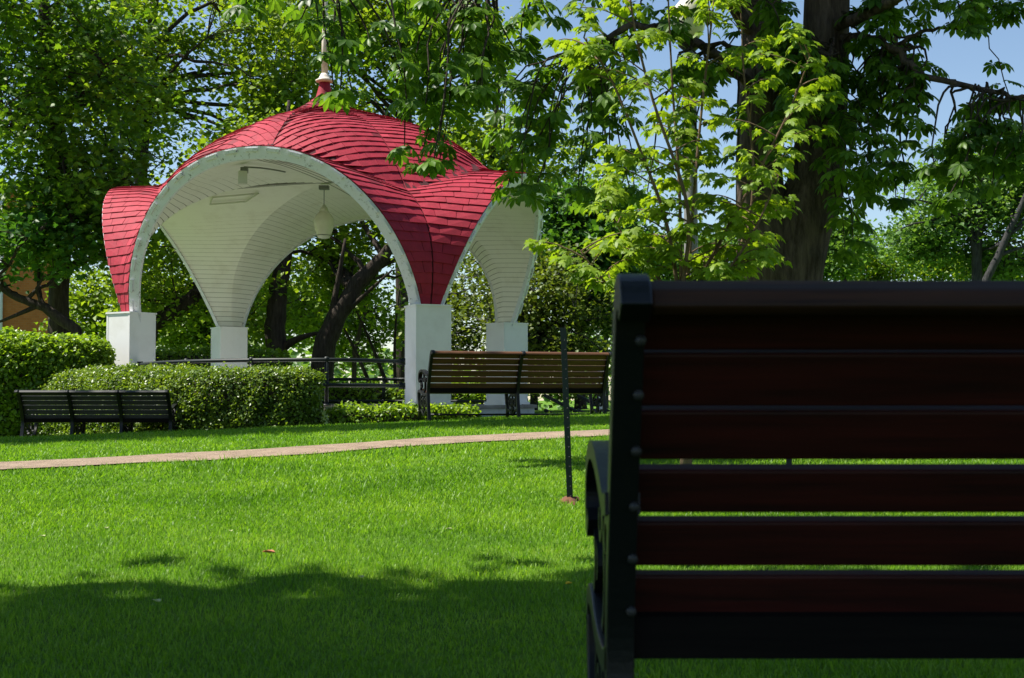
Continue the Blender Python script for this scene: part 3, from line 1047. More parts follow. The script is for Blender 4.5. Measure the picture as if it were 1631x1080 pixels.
def frame_meshes(arm=True):
    w = .039
    body = MB()
    body.bar(smooth_poly(BACK), .045, -w/2, w/2)
    seat = smooth_poly([(.05, .345), (.16, .325), (.30, .335), (.42, .365), (.50, .372), (.545, .350), (.55, .31)])
    body.bar(seat, .036, -w/2, w/2)
    front = smooth_poly([(.548, .33), (.540, .26), (.505, .18), (.50, .10), (.53, .03), (.56, 0.0)])
    body.bar(front, .04, -w/2, w/2)
    low = smooth_poly([(.02, .10), (.14, .13), (.27, .07), (.40, .13), (.505, .10)])
    body.bar(low, .026, -w*.35, w*.35)
    scr = MB()
    for c_, s_ in (((.19, .235), 1), ((.37, .235), -1)):
        scr.bar(spiral(c_, .078, .022, math.pi/2, math.pi/2 + s_*3.6*math.pi/1.3), .017, -w*.3, w*.3)
    scr.bar(smooth_poly([(.28, .325), (.275, .25), (.28, .18), (.27, .08)]), .02, -w*.3, w*.3)
    scr.bar(spiral((.28, .145), .03, .03, 0, 2*math.pi, 12), .014, -w*.3, w*.3)
    ar = MB()
    if arm:
        ar.bar(smooth_poly([(-.005, .565), (.06, .56), (.14, .585), (.25, .615), (.36, .625), (.45, .605), (.495, .56), (.49, .51), (.455, .49), (.43, .515)]), .030, -w*.62, w*.62)
        ar.bar(smooth_poly([(.465, .50), (.41, .455), (.43, .40), (.47, .37)]), .026, -w*.35, w*.35)
        ar.bar(spiral((.40, .43), .045, .012, .2, 4.6), .017, -w*.3, w*.3)
        ar.bar(smooth_poly([(.31, .61), (.26, .54), (.21, .46), (.23, .38), (.28, .345)]), .02, -w*.3, w*.3)
        ar.bar(spiral((.31, .52), .05, .012, 2.2, 7.2), .016, -w*.3, w*.3)
        ar.bar(spiral((.16, .50), .045, .012, -.6, 4.2), .016, -w*.3, w*.3)
    return body, scr, ar
def bench(name, label, loc, rz, length, nframe, nslat, slat_mat, rail_mat, hscale=1.0, bolts=True, pitch_=.0805, gaps=(.0115,)*6, group='park benches'):
    root = empty(name, loc, rz)
    root.scale = (1, 1, hscale)
    back = smooth_poly(BACK, 8)
    # arc length along the back from the seat up
    zz = [(p[0], p[1]) for p in back if p[1] >= .355]
    zz = zz if zz[0][1] < zz[-1][1] else zz[::-1]
    d = [0]
    for i in range(1, len(zz)): d.append(d[-1] + math.hypot(zz[i][0]-zz[i-1][0], zz[i][1]-zz[i-1][1]))
    def bp_(s): return np.array([np.interp(s, d, [p[0] for p in zz]), np.interp(s, d, [p[1] for p in zz])])
    b_, s_, a_ = frame_meshes()
    bm_, sm_, am_ = b_.mesh('end_frame', M['iron']), s_.mesh('scrollwork', M['iron']), a_.mesh('armrest', M['iron'])
    fx = np.linspace(.03, length - .03, nframe)
    for i, x in enumerate(fx):
        f = link('end_frame', bm_, root); f.location = (x, 0, 0)
        bv_ = f.modifiers.new('bevel', 'BEVEL'); bv_.width = .009; bv_.segments = 3; bv_.angle_limit = math.radians(50)
        q = link('scrollwork', sm_, f)
        if i in (0, nframe - 1):
            link('armrest', am_, f)
    total = d[-1]
    sh = pitch_ - .0115
    k0 = .028
    # back slats sit in front of the cast back (seat side); their ends show behind
    for i in range(nslat):
        gp_ = gaps[i % 6]
        s0 = k0 + i*pitch_; s1 = min(s0 + pitch_ - gp_, total - .075)
        p0, p1 = bp_(s0), bp_(s1)
        tdir = (p1 - p0)/np.linalg.norm(p1 - p0); nd_ = np.array([tdir[1], -tdir[0]])     # towards the seat side
        q0, q1 = p0 + nd_*.021, p1 + nd_*.021
        th = .026
        x0, x1 = .034, length - .034
        vs = [(x0, *q0), (x1, *q0), (x1, *q1), (x0, *q1), (x0, *(q0 + nd_*th)), (x1, *(q0 + nd_*th)), (x1, *(q1 + nd_*th)), (x0, *(q1 + nd_*th))]
        o = MB().add(vs, [(0,1,2,3), (7,6,5,4), (0,4,5,1), (1,5,6,2), (2,6,7,3), (3,7,4,0)]).build('back_slat', slat_mat, root)
        bv_ = o.modifiers.new('bevel', 'BEVEL'); bv_.width = .004; bv_.segments = 2
        if bolts:
            mid_ = (q0 + q1)/2
            for x in fx:
                u_ = -nd_
                c_ = mid_ + u_*.046
                bb = MB().lathe([(.0075, -.004), (.0075, .001), (.005, .0035), (.002, .005)], (0,0,0), 10).build('bolt', M['bolt'], o, True)
                bb.location = (x + (.014 if x == fx[0] else 0), c_[0], c_[1])
                bb.rotation_euler = Vector((0, u_[0], u_[1])).to_track_quat('Z', 'Y').to_euler()
    # rolled top slat
    p = bp_(total - .035)
    pts = [bp_(total - .085), bp_(total - .05), bp_(total - .02), bp_(total)]
    o = MB().bar([tuple(q + np.array([.016, .004])) for q in pts], .024, .05, length - .05).build('top_slat', rail_mat, root)
    bv_ = o.modifiers.new('bevel', 'BEVEL'); bv_.width = .005; bv_.segments = 2
    # seat slats
    seatp = smooth_poly([(.09, .355), (.16, .345), (.30, .353), (.42, .383), (.50, .390), (.55, .375)], 6)
    sd = [0]
    for i in range(1, len(seatp)): sd.append(sd[-1] + math.hypot(seatp[i][0]-seatp[i-1][0], seatp[i][1]-seatp[i-1][1]))
    ns = 6
    for i in range(ns):
        s0 = sd[-1]*i/ns + .006; s1 = sd[-1]*(i+1)/ns - .006
        P2 = [(np.interp(s, sd, [q[0] for q in seatp]), np.interp(s, sd, [q[1] for q in seatp])) for s in (s0, s1)]
        o = MB().bar(P2, .024, .058, length - .058).build('seat_slat', slat_mat, root)
        bv_ = o.modifiers.new('bevel', 'BEVEL'); bv_.width = .004; bv_.segments = 2
    MB().bar([(.066, .345), (.060, .405)], .026, .03, length - .03).build('seat_rail', M['rail_black'], root)
    MB().tube([(.03, .27, .075), (length - .03, .27, .075)], .012, 8).build('tie_rod', M['iron'], root, True)
    tag(root, label, 'bench', group)
    return root

# near bench: its back towards us
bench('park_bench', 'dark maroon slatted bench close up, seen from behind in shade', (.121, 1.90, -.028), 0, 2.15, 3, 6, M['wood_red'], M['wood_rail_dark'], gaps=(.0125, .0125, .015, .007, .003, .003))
g0 = at(672, 668, 16.9)
g1x, g1y = g0.x, g0.y
bench('park_bench', 'brown slatted bench with black iron ends in front of the pavilion', (g1x + .06, g1y, float(gz(g1x + .9, g1y + .3)) - .02), math.radians(17), 2.36, 3, 6, M['wood_brown'], M['wood_rail'], bolts=False)
lb = at(30, 690, 16.35)
bench('park_bench', 'charcoal slatted bench in front of the clipped hedge', (lb.x, 16.35, float(gz(-5, 16.4)) + .0), math.radians(1.5), 1.80, 4, 6, M['wood_dark'], M['wood_dark'], hscale=.74, bolts=False)

# ------------------------------------------------------------------ steel T-posts around the sapling
def tpost(loc, top, label):
    root = empty('fence_post', loc)
    o0 = Vector(loc); d = Vector(top) - o0
    H = d.length
    mb = MB()
    prof = [(-.017, -.003), (.017, -.003), (.017, .003), (.004, .003), (.004, .028), (-.004, .028), (-.004, .003), (-.017, .003)]
    vs = [(x + d.x*s, y + d.y*s, d.z*s) for s in (-.1, 1) for x, y in prof]
    n = len(prof)
    mb.add(vs, [(i, (i+1) % n, n + (i+1) % n, n + i) for i in range(n)] + [tuple(range(n-1, -1, -1)), tuple(range(n, 2*n))])
    mb.build('shaft', M['post'], root)
    st = MB().lathe([(.004, 0), (.004, .003), (.002, .005)], (0,0,0), 8).mesh('stud', M['bolt'])
    for i in range(int(H/.055)):
        s = (i + .6)*.055/H
        o = link('stud', st, root)
        o.location = (d.x*s + .006, d.y*s - .003, d.z*s); o.rotation_euler = (math.pi/2, 0, 0)
    tag(root, label, 'post', 'metal posts around the young maple')
bx, by = ground_at(908, 800)
b0 = gp(bx, by)
tpost(b0, at(897, 522, by), 'thin dark green metal post standing in a patch of clay')
b2 = gp(1.72, 8.6)
tpost(b2, Vector((1.72, 8.6, .62)), 'short dark metal post glimpsed between the near bench slats')
# clay patch at the foot
r = np.random.default_rng(3)
mb = MB()
n = 16
ring = [(b0.x + math.cos(2*math.pi*i/n)*(.04 + .05*r.random()), b0.y + math.sin(2*math.pi*i/n)*(.09 + .12*r.random())) for i in range(n)]
mb.add([(x, y, float(gz(x, y)) - .01) for x, y in ring] + [(b0.x + (x - b0.x)*.6, b0.y + (y - b0.y)*.6, float(gz(x, y)) + .010 + .016*r.random()) for x, y in ring] + [(b0.x, b0.y, b0.z + .03)],
       [(i, (i+1) % n, n + (i+1) % n, n + i) for i in range(n)] + [(n + i, n + (i+1) % n, 2*n) for i in range(n)])
tag(mb.build('soil_patch', M['clay'], smooth=True), 'small mound of red clay at the foot of the post', 'soil')

# fallen bits on the lawn
def fallen(px, py, mat, label, name, size, cat, asp=.45):
    x, y = ground_at(px, py)
    z = float(gz(x, y)) + .045
    mb = MB()
    a = random.uniform(0, 3)
    pr = [(-.5, 0, 0), (-.2, -asp*.7, .12), (.2, -asp*.6, .10), (.5, 0, .02), (.15, asp*.7, .16), (-.25, asp*.6, .10), (0, 0, -.02)]
    vs = [(x + size*(u*math.cos(a) - v*math.sin(a)), y + size*(u*math.sin(a) + v*math.cos(a)), z + size*w_) for u, v, w_ in pr]
    vs2 = [(q[0], q[1], q[2] - .003) for q in vs]
    mb.add(vs + vs2, [(i, (i+1) % 6, 6) for i in range(6)] + [(7 + (i+1) % 6, 7 + i, 13) for i in range(6)] + [(i, 7 + i, 7 + (i+1) % 6, (i+1) % 6) for i in range(6)])
    tag(mb.build(name, mat), label, cat, 'fallen leaves on the lawn' if cat == 'leaf' else None)
fallen(428, 897, M['dry_leaf'], 'dry reddish leaf lying where sun meets shade', 'fallen_leaf', .055, 'leaf')
fallen(250, 981, M['pale_leaf'], 'pale fallen leaf on the shaded grass', 'fallen_leaf', .035, 'leaf')
for i_, (px_, py_, w_) in enumerate([(68, 870, 'lower left'), (170, 857, 'left'), (368, 862, 'middle'), (575, 940, 'shaded'), (715, 858, 'right')]):
    fallen(px_, py_, M['pale_leaf'], ['pale leaf bit at the lower left of the sunlit lawn', 'small yellowish leaf on the left of the sunlit lawn', 'yellowish leaf bit left of the dry red leaf', 'pale leaf bit on shaded grass in the middle', 'pale leaf bit on sunlit grass left of the post'][i_], 'fallen_leaf', .03, 'leaf')
fallen(906, 950, M['dandelion'], 'yellow dandelion head beside the near bench', 'dandelion', .028, 'flower', .5)

# ------------------------------------------------------------------ brick building and street lamp
bD = 46.0
p0, p1 = at(-420, 560, bD), at(88, 560, bD)
bz = float(gz(-12, bD)) - .2
wd = p1.x - p0.x
by_ = math.radians(18.3)
bl = empty('brick_building', (p1.x - (wd/2*math.cos(by_) + 4*math.sin(by_)), bD - (wd/2*math.sin(by_) - 4*math.cos(by_)), bz), by_)
tag(bl, 'orange brick building behind the left trees', 'building')
topz = at(60, 310, bD).z
MB().box((0, 0, (topz - bz)/2), (wd, 8, topz - bz)).build('wall', M['brick'], bl)
MB().box((0, 0, topz - bz + .15), (wd + .5, 8.5, .3)).build('roof', M['slate'], bl)
pp = at(6, 470, bD - .2)
MB().tube([(wd/2 - 1.75, -4.1, 0), (wd/2 - 1.75, -4.1, topz - bz)], .09, 8).build('downpipe', M['white_panel'], bl, True)
for i in range(3):
    wq = MB().box((-wd/2 + 1.6 + i*2.6, -4.0, 3.4), (1.1, .12, 1.7)).build('window', M['dark_glass'], bl)
    MB().box((-wd/2 + 1.6 + i*2.6, -4.04, 2.5), (1.3, .2, .1)).build('sill', M['concrete'], wq)

lpD = 16.0
lx_, ly_ = at(1101, 440, lpD).x, lpD
lz = float(gz(lx_, ly_))
lp = empty('street_lamp', (lx_, ly_, lz))
tag(lp, 'tall grey lamp post behind the young maple', 'lamp post')
gtop = at(1097, 66, lpD).z - lz
MB().lathe([(.17, -.1), (.17, .25), (.12, .35), (.085, .5), (.075, gtop - .25), (.06, gtop - .1)], (0,0,0), 14).build('pole', M['grey_metal'], lp, True)
MB().lathe([(.06, gtop - .12), (.14, gtop - .05), (.15, gtop), (.10, gtop + .03)], (0,0,0), 14).build('collar', M['iron'], lp, True)
MB().lathe([(.10, gtop + .02), (.17, gtop + .14), (.20, gtop + .28), (.17, gtop + .42), (.09, gtop + .52)], (0,0,0), 18).build('globe', M['globe'], lp, True)
MB().lathe([(.10, gtop + .515), (.11, gtop + .54), (.04, gtop + .62), (.01, gtop + .70)], (0,0,0), 14).build('finial', M['iron'], lp, True)

# ------------------------------------------------------------------ background trees
def bt(px, D):
    x = at(px, 600, D).x
    return (x, D, float(gz(x, D)) - .15)
def crown(px, py, D, rx, ry, rz, ncl, nlf, cr):
    return (tuple(at(px, py, D)), (rx, ry, rz), ncl, nlf, cr)
BG = 'trees behind the pavilion'
def bgtree(label, D, bpx, path, crowns, leaf, lm, bm, seed, r0, **kw):
    b_ = bt(bpx, D)
    n = len(path)
    tr_ = [(b_, r0*1.1)] + [(tuple(at(px, py, D + dd)), r0*(1 - .62*(i+1)/n) if i < n - 1 else .03) for i, (px, py, dd) in enumerate(path)]
    kw.setdefault('group', 'trees in the background')
    return tree('background_tree', label, b_, tr_, crowns, leaf, M[lm], M[bm], seed, **kw)

bgtree('dense dark green maple filling the upper left', 27, 92, [(95, 470, 0), (100, 330, 0), (85, 180, .2), (70, 20, .3), (60, -160, .4)],
       [crown(70, 120, 27, 2.7, 2.4, 3.9, 270, 58, .29), crown(150, 330, 26.5, 1.5, 1.6, 1.3, 80, 60, .3)], .135, 'maple', 'bark', 31, .22, nlimb=12, shape='lobed',
       extra_limbs=[((at(95, 440, 27), at(130, 395, 26.6), at(215, 420, 26.4)), .09)])
bgtree('leaning dark trunked tree left of the pavilion', 25.5, 160, [(120, 525, 0), (70, 490, 0), (20, 470, 0), (-60, 420, 0)],
       [crown(20, 390, 25.5, 1.6, 1.2, .7, 40, 36, .26)], .14, 'maple_dark', 'bark', 32, .13, nlimb=5,
       extra_limbs=[((at(60, 487, 25.5), at(20, 505, 25.4), at(-20, 520, 25.3)), .05)])
bgtree('tall maple with black limbs rising behind the roof', 37, 215, [(215, 480, 0), (225, 260, 0), (235, 100, 0), (250, -40, 0), (260, -160, 0)],
       [crown(300, 60, 37, 3.9, 2.8, 3.6, 230, 52, .36), crown(430, 190, 37, 2.2, 2, 1.9, 80, 55, .4)], .17, 'spring', 'bark', 33, .22, nlimb=8, gap=-.6,
       extra_limbs=[((at(228, 200, 37), at(260, 110, 36.5), at(330, 60, 36)), .07), ((at(235, 110, 37), at(190, 60, 37), at(170, -20, 37)), .06)])
bgtree('shaded bushy tree behind the left arch', 29.5, 205, [(240, 520, 0), (300, 480, 0), (345, 440, 0), (380, 380, 0), (420, 300, 0)],
       [crown(300, 420, 30, 2.3, 1.6, 1.9, 105, 55, .3)], .13, 'spring', 'bark', 34, .21, nlimb=8)
bgtree('stout upright trunk framed by the front arch', 30, 436, [(438, 520, 0), (446, 450, 0), (450, 380, 0), (455, 280, 0), (460, 160, 0)],
       [crown(460, 320, 31, 2.6, 1.8, 2.0, 125, 55, .33)], .13, 'spring', 'bark', 35, .26, nlimb=10,
       extra_limbs=[((at(445, 560, 30), at(470, 535, 29.8), at(512, 530, 29.7)), .11), ((at(448, 470, 30), at(462, 430, 30), at(466, 380, 30)), .07)])
bgtree('leaning dark trunk seen through the front arch', 29.5, 500, [(520, 540, 0), (545, 490, 0), (575, 445, 0), (610, 410, 0), (660, 340, 0)],
       [crown(620, 330, 31, 2.4, 1.8, 1.9, 105, 52, .33), crown(560, 440, 32.5, 1.4, 1.2, .9, 45, 50, .3)], .13, 'spring', 'bark', 36, .27, nlimb=10, gap=-.3,
       extra_limbs=[((at(520, 545, 29.5), at(535, 470, 29.4), at(550, 380, 29.4)), .10), ((at(548, 500, 29.5), at(580, 470, 29.3), at(625, 430, 29)), .07)])
bgtree('pale airy tree against the sky over the roof', 42, 640, [(640, 420, 0), (645, 280, 0), (650, 150, 0), (655, 40, 0), (650, -60, 0)],
       [crown(640, 120, 42, 3.4, 2.5, 3.2, 180, 48, .38), crown(520, 60, 42, 2.2, 2, 2.2, 70, 48, .38)], .17, 'spring', 'bark', 37, .22, nlimb=13, gap=-.05)
bgtree('thin-limbed tree beyond the right end of the roof', 44, 790, [(785, 430, 0), (780, 300, 0), (790, 180, 0), (800, 60, 0)],
       [crown(790, 240, 44, 2.9, 2.2, 2.5, 130, 50, .40)], .17, 'spring', 'bark', 38, .17, nlimb=12, gap=.05)
bgtree('dark dense maple right of the pavilion', 27.5, 925, [(922, 560, 0), (925, 480, 0), (930, 400, 0), (930, 330, 0)],
       [crown(930, 390, 28, 1.15, 1.1, 1.35, 130, 85, .22), crown(985, 470, 28, .9, .9, .9, 60, 80, .2)], .13, 'maple_dark', 'bark', 39, .12, nlimb=8)
bgtree('olive tangled twiggy bush behind the brown bench', 26.5, 850, [(852, 590, 0), (850, 540, 0), (858, 490, 0), (870, 440, 0)],
       [crown(860, 490, 26.5, 1.5, 1.1, 1.25, 200, 50, .22), crown(740, 500, 28.5, 1.1, 1.0, 1.3, 110, 46, .22), crown(905, 580, 26, 1.0, .8, .6, 60, 50, .2)], .085, 'olive', 'bark_far', 40, .08, nlimb=16, cat='bush')
bgtree('sparse young tree seen between saplings and pavilion', 40, 965, [(965, 440, 0), (968, 340, 0), (970, 260, 0), (960, 180, 0)],
       [crown(985, 330, 40, 1.5, 1.3, 1.7, 55, 34, .3), crown(1040, 420, 41, 1.6, 1.2, .8, 60, 60, .3)], .14, 'far', 'bark_far', 41, .08, nlimb=12)
bgtree('slender pale-leaved tree with several thin stems behind the railing', 35, 560, [(565, 560, 0), (580, 500, 0), (600, 440, 0), (610, 380, 0)],
       [crown(575, 520, 36, 1.6, 1.2, 1.25, 80, 38, .28), crown(500, 480, 37, 1.5, 1.2, 1.2, 70, 40, .3)], .13, 'spring', 'bark', 42, .07, nlimb=9,
       extra_limbs=[((at(600, 640, 33), at(570, 560, 33), at(530, 490, 33)), .06), ((at(625, 640, 32), at(600, 560, 32), at(560, 480, 32)), .06), ((at(632, 640, 33), at(622, 540, 33), at(640, 440, 33)), .05)])
bgtree('leafy tree filling the gap under the left arch', 40, 330, [(330, 540, 0), (335, 480, 0), (340, 420, 0)],
       [crown(300, 500, 40, 2.6, 1.4, 1.4, 110, 60, .34), crown(420, 480, 40, 1.8, 1.3, 1.5, 80, 58, .34)], .16, 'spring', 'bark', 43, .12, nlimb=8)
bgtree('small sunlit tree between the brick wall and the left pier', 36, 150, [(150, 560, 0), (152, 520, 0), (150, 470, 0)],
       [crown(150, 495, 36, 1.1, 1.0, 1.0, 70, 45, .28)], .13, 'spring', 'bark', 49, .08, nlimb=6)
bgtree('broad leafy tree with forked grey trunk at far right', 43, 1556, [(1556, 440, 0), (1557, 400, 0), (1562, 320, 0), (1565, 230, 0), (1560, 150, 0)],
       [crown(1530, 270, 43, 2.5, 2.2, 1.7, 150, 52, .34), crown(1610, 310, 43, 1.6, 1.6, 1.9, 80, 50, .36), crown(1465, 385, 44, 1.5, 1.4, .95, 70, 55, .32)], .15, 'far', 'bark_far', 44, .19, nlimb=10, gap=-.3,
       extra_limbs=[((at(1556, 420, 43), at(1540, 350, 43), at(1545, 280, 43)), .11)])
bgtree('leaning grey-trunked tree at the right edge', 42, 1560, [(1572, 445, 0), (1600, 385, 0), (1630, 320, 0), (1665, 230, 0)],
       [crown(1650, 300, 43, 1.6, 1.5, 1.8, 70, 50, .36), crown(1600, 420, 44, 1.4, 1.2, .7, 50, 55, .3)], .15, 'far', 'bark_far', 45, .15, nlimb=8,
       extra_limbs=[((at(1590, 408, 42), at(1620, 395, 42), at(1660, 385, 42)), .07)])
bgtree('rounded far tree beside the chestnut trunk', 56, 1345, [(1345, 440, 0), (1345, 400, 0), (1345, 360, 0)],
       [crown(1345, 395, 56, 1.35, 1.3, 1.35, 95, 55, .32), crown(1290, 425, 56, 1.0, 1, .8, 40, 50, .3)], .16, 'far', 'bark_far', 46, .12, nlimb=8)
for i_, (px_, py_, D_, lab_) in enumerate([(1400, 435, 58, 'low far tree right of the chestnut trunk under open sky'), (1490, 430, 60, 'low far tree left of the forked grey trunk'), (1590, 432, 58, 'low far tree at the foot of the leaning grey trunk')]):
    bgtree(lab_, D_, px_, [(px_, 470, 0), (px_, 430, 0)], [crown(px_, py_, D_, 1.7, 1.3, .88, 80, 50, .33)], .16, 'spring', 'bark_far', 90 + i_, .1, nlimb=7)
bgtree('leafy far tree behind the young maple', 52, 1150, [(1150, 450, 0), (1150, 400, 0)],
       [crown(1130, 420, 52, 1.9, 1.4, 1.2, 90, 50, .34), crown(1200, 400, 54, 1.3, 1.3, 1.3, 60, 50, .34)], .16, 'far', 'bark_far', 48, .1, nlimb=8)

# far wooded slope beyond the park
r = np.random.default_rng(77)
n = 26000
fx_ = r.uniform(-60, 75, n); fy_ = r.uniform(85, 105, n)
fh_ = 5.2 + 1.6*np.sin(fx_*.21) + 1.1*np.sin(fx_*.53 + 1) + .6*np.sin(fx_*1.3)
fz_ = -4.2 + (fh_ + 3.6)*r.random(n)**.7
o = link('far_wood', poly_mesh('far_wood', rhomb(np.stack([fx_, fy_, fz_], -1), .62, r, .4), RH_F, M['far']))
tag(o, 'distant leafy wood beyond the pavilion', kind='stuff')

# trees out of frame whose shade falls on the foreground and on the bench strip
def shade_tree(label, base, crowns, seed):
    b_ = (base[0], base[1], float(gz(*base)) - .1)
    t_ = [(b_, .35), ((base[0] + .1, base[1], 2.5), .28), ((base[0] + .6, base[1] + .2, 6.0), .18), ((base[0] + 1.2, base[1] + .3, 9.0), .08)]
    tree('shade_tree', label, b_, t_, crowns, .24, M['maple'], M['bark'], seed, nlimb=9, group='trees shading the lawn', gap=-.9)
shade_tree('tall leafy tree shading the near bench', (-8.2, 2.4), [((-3.9, 1.85, 7.6), (4.9, 3.6, 2.0), 640, 54, .38)], 51)
shade_tree('tall leafy tree shading the lawn strip by the path', (-13.2, 15.6), [((-11.2, 15.2, 7.6), (2.4, .8, 1.4), 120, 46, .32), ((-8.6, 15.5, 9.2), (2.5, .75, 1.0), 105, 46, .32), ((-6.0, 15.8, 10.3), (2.4, .7, .9), 85, 46, .32)], 52)

# ------------------------------------------------------------------ horse chestnut
def palm_tpl():
    vs, fs = [], []
    for a, l in ((-2.15, .55), (-1.35, .82), (-.65, .98), (0, 1.05), (.65, .98), (1.35, .82), (2.15, .55)):
        d = np.array([math.sin(a), math.cos(a)]); s = np.array([d[1], -d[0]])
        b_ = len(vs)
        wd_ = .17*l + .03
        for u, v, z in ((0.03, 0, 0), (.35*l, .6*wd_, .0), (.70*l, 1.0*wd_, -.10*l), (1.0*l, 0, -.30*l), (.70*l, -1.0*wd_, -.10*l), (.35*l, -.6*wd_, 0.0), (.38*l, 0, -.05), (.72*l, 0, -.16*l)):
            q = d*u + s*v
            vs.append((q[0], q[1], z))
        fs += [(b_, b_+1, b_+6), (b_, b_+6, b_+5), (b_+1, b_+2, b_+7, b_+6), (b_+6, b_+7, b_+4, b_+5), (b_+2, b_+3, b_+7), (b_+7, b_+3, b_+4)]
    return np.array(vs), fs
PALM_V, PALM_F = palm_tpl()
MAPLE_V = np.array([(0,0,0), (.10,-.16,-.02), (.36,-.20,-.06), (.30,-.02,-.02), (.62,.10,-.14), (.50,.24,-.08), (.58,.42,-.16), (.30,.36,-.03), (.34,.62,-.12), (.16,.56,-.05), (.17,.80,-.13), (0,1.05,-.26),
                    (-.17,.80,-.13), (-.16,.56,-.05), (-.34,.62,-.12), (-.30,.36,-.03), (-.58,.42,-.16), (-.50,.24,-.08), (-.62,.10,-.14), (-.30,-.02,-.02), (-.36,-.20,-.06), (-.10,-.16,-.02), (0,.30,.06)])
MAPLE_F = [(22, i, i+1) for i in range(0, 21)] + [(22, 21, 0)]

def place(tpl, C, D, N, L):
    D = D/np.linalg.norm(D, axis=1, keepdims=True)
    N = N - D*np.sum(N*D, 1, keepdims=True); N /= np.linalg.norm(N, axis=1, keepdims=True)
    S = np.cross(D, N)
    return C[:, None] + (S[:, None]*tpl[None, :, 0:1] + D[:, None]*tpl[None, :, 1:2] + N[:, None]*tpl[None, :, 2:3])*L[:, None, None], S, D, N

def split_leaves(root, base, tpl, F, C, D, N, L, mat, nind=290, inview=None):
    """the leaves that show largest become objects of their own, the rest one part"""
    V_, S, D, N = place(tpl, C, D, N, L)
    px, py, dp = project(C)
    seen = (px > -20) & (px < 1650) & (py > -20) & (py < 455) & (dp > 1)
    vd = C - np.array(EYE); vd /= np.linalg.norm(vd, axis=1, keepdims=True)
    sc_ = np.where(seen, (L/dp)**2*(np.abs(np.sum(N*vd, 1)) + .15), 0)
    order = np.argsort(-sc_)
    ind = [i for i in order[:nind] if sc_[i] > 0]
    me = bpy.data.meshes.new('leaf'); me.from_pydata(tpl.tolist(), [], F); me.materials.append(mat); me.update()
    for i in ind:
        o = link('leaf', me, root)
        mt = Matrix(((S[i,0]*L[i], D[i,0]*L[i], N[i,0]*L[i], C[i,0] - base[0]), (S[i,1]*L[i], D[i,1]*L[i], N[i,1]*L[i], C[i,1] - base[1]), (S[i,2]*L[i], D[i,2]*L[i], N[i,2]*L[i], C[i,2] - base[2]), (0,0,0,1)))
        o.matrix_local = mt
    mask = np.ones(len(C), bool); mask[ind] = False
    o = link('crown', poly_mesh('crown', V_[mask] - np.array(base), F, mat), root)
    o['kind'] = 'stuff'

r = np.random.default_rng(61)
cD = 12.2
cb = gp(at(1240, 700, cD).x, cD, -.1)
chest = empty('horse_chestnut_tree', cb)
tag(chest, 'big dark-trunked horse chestnut with drooping palmate leaves', 'tree')
wood = MB()
def A(px, py, D): return at(px, py, D)
stem_r = [A(1246, 760, cD), A(1246, 600, cD), A(1246, 470, cD), A(1252, 420, cD), A(1270, 360, cD), A(1298, 300, cD), A(1308, 220, cD), A(1314, 100, cD), A(1318, -40, cD), A(1330, -200, cD + .2), A(1345, -420, cD + .4), A(1350, -700, cD + .5)]
rad_r = [.42, .36, .34, .34, .31, .26, .225, .21, .20, .15, .11, .05]
stem_l = [A(1236, 470, cD - .1), A(1222, 410, cD - .1), A(1212, 340, cD - .1), A(1208, 250, cD), A(1212, 120, cD), A(1214, 0, cD), A(1212, -160, cD - .2), A(1190, -400, cD - .5), A(1160, -640, cD - .8)]
rad_l = [.26, .24, .22, .20, .185, .17, .15, .10, .04]
wood.tube([p - cb for p in stem_r], rad_r, 16)
wood.build('trunk', M['bark_chestnut'], chest, True)
MB().tube([p - cb for p in stem_l], rad_l, 14).build('second_trunk', M['bark_chestnut'], chest, True)
limbs = [([A(1212, 20, cD), A(1000, -190, 11.5), A(700, -150, 10.6), A(520, -40, 10.2)], .085),
         ([A(1212, 60, cD), A(1080, -60, 11.3), A(900, -70, 10.8), A(760, -10, 10.5)], .07),
         ([A(1210, 150, cD), A(1130, 80, 11.5), A(1010, 40, 11.0), A(930, 90, 10.8)], .05),
         ([A(1212, -100, cD), A(1000, -260, 10.8), A(640, -220, 10.0), A(430, -90, 9.8)], .08),
         ([A(1316, 60, cD), A(1400, 65, 11.6), A(1470, 118, 11.2), A(1600, 150, 10.8), A(1680, 160, 10.6)], .042),
         ([A(1316, 40, cD), A(1390, 20, 11.4), A(1500, -40, 10.8), A(1640, -60, 10.2)], .065),
         ([A(1318, 0, cD), A(1370, -60, 12.6), A(1420, 20, 13.0), A(1440, 160, 13.0)], .05),
         ([A(1366, 52, 11.9), A(1420, 72, 11.7), A(1475, 50, 11.6), A(1560, 45, 11.4)], .03),
         ([A(1290, 130, cD - .2), A(1322, 70, 11.6), A(1325, 120, 11.4), A(1316, 190, 11.3)], .022)]
LS = []
for pts, r0 in limbs:
    dn = []
    for i in range(len(pts) - 1):
        q0 = pts[max(i-1, 0)]; q1 = pts[i]; q2 = pts[i+1]; q3 = pts[min(i+2, len(pts)-1)]
        for t_ in np.linspace(0, 1, 7, endpoint=False):
            dn.append(.5*((2*q1) + (q2 - q0)*t_ + (2*q0 - 5*q1 + 4*q2 - q3)*t_*t_ + (3*q1 - q0 - 3*q2 + q3)*t_**3) + Vector(r.normal(size=3)*.012))
    dn.append(pts[-1])
    rr = np.linspace(r0, r0*.28, len(dn))
    MB().tube([p - cb for p in dn], rr, 8).build('limb', M['bark_chestnut'], chest, True)
    for p, q in zip(dn[3:], rr[3:]): LS.append((np.array(p), q))
LSP = np.array([p for p, _ in LS])
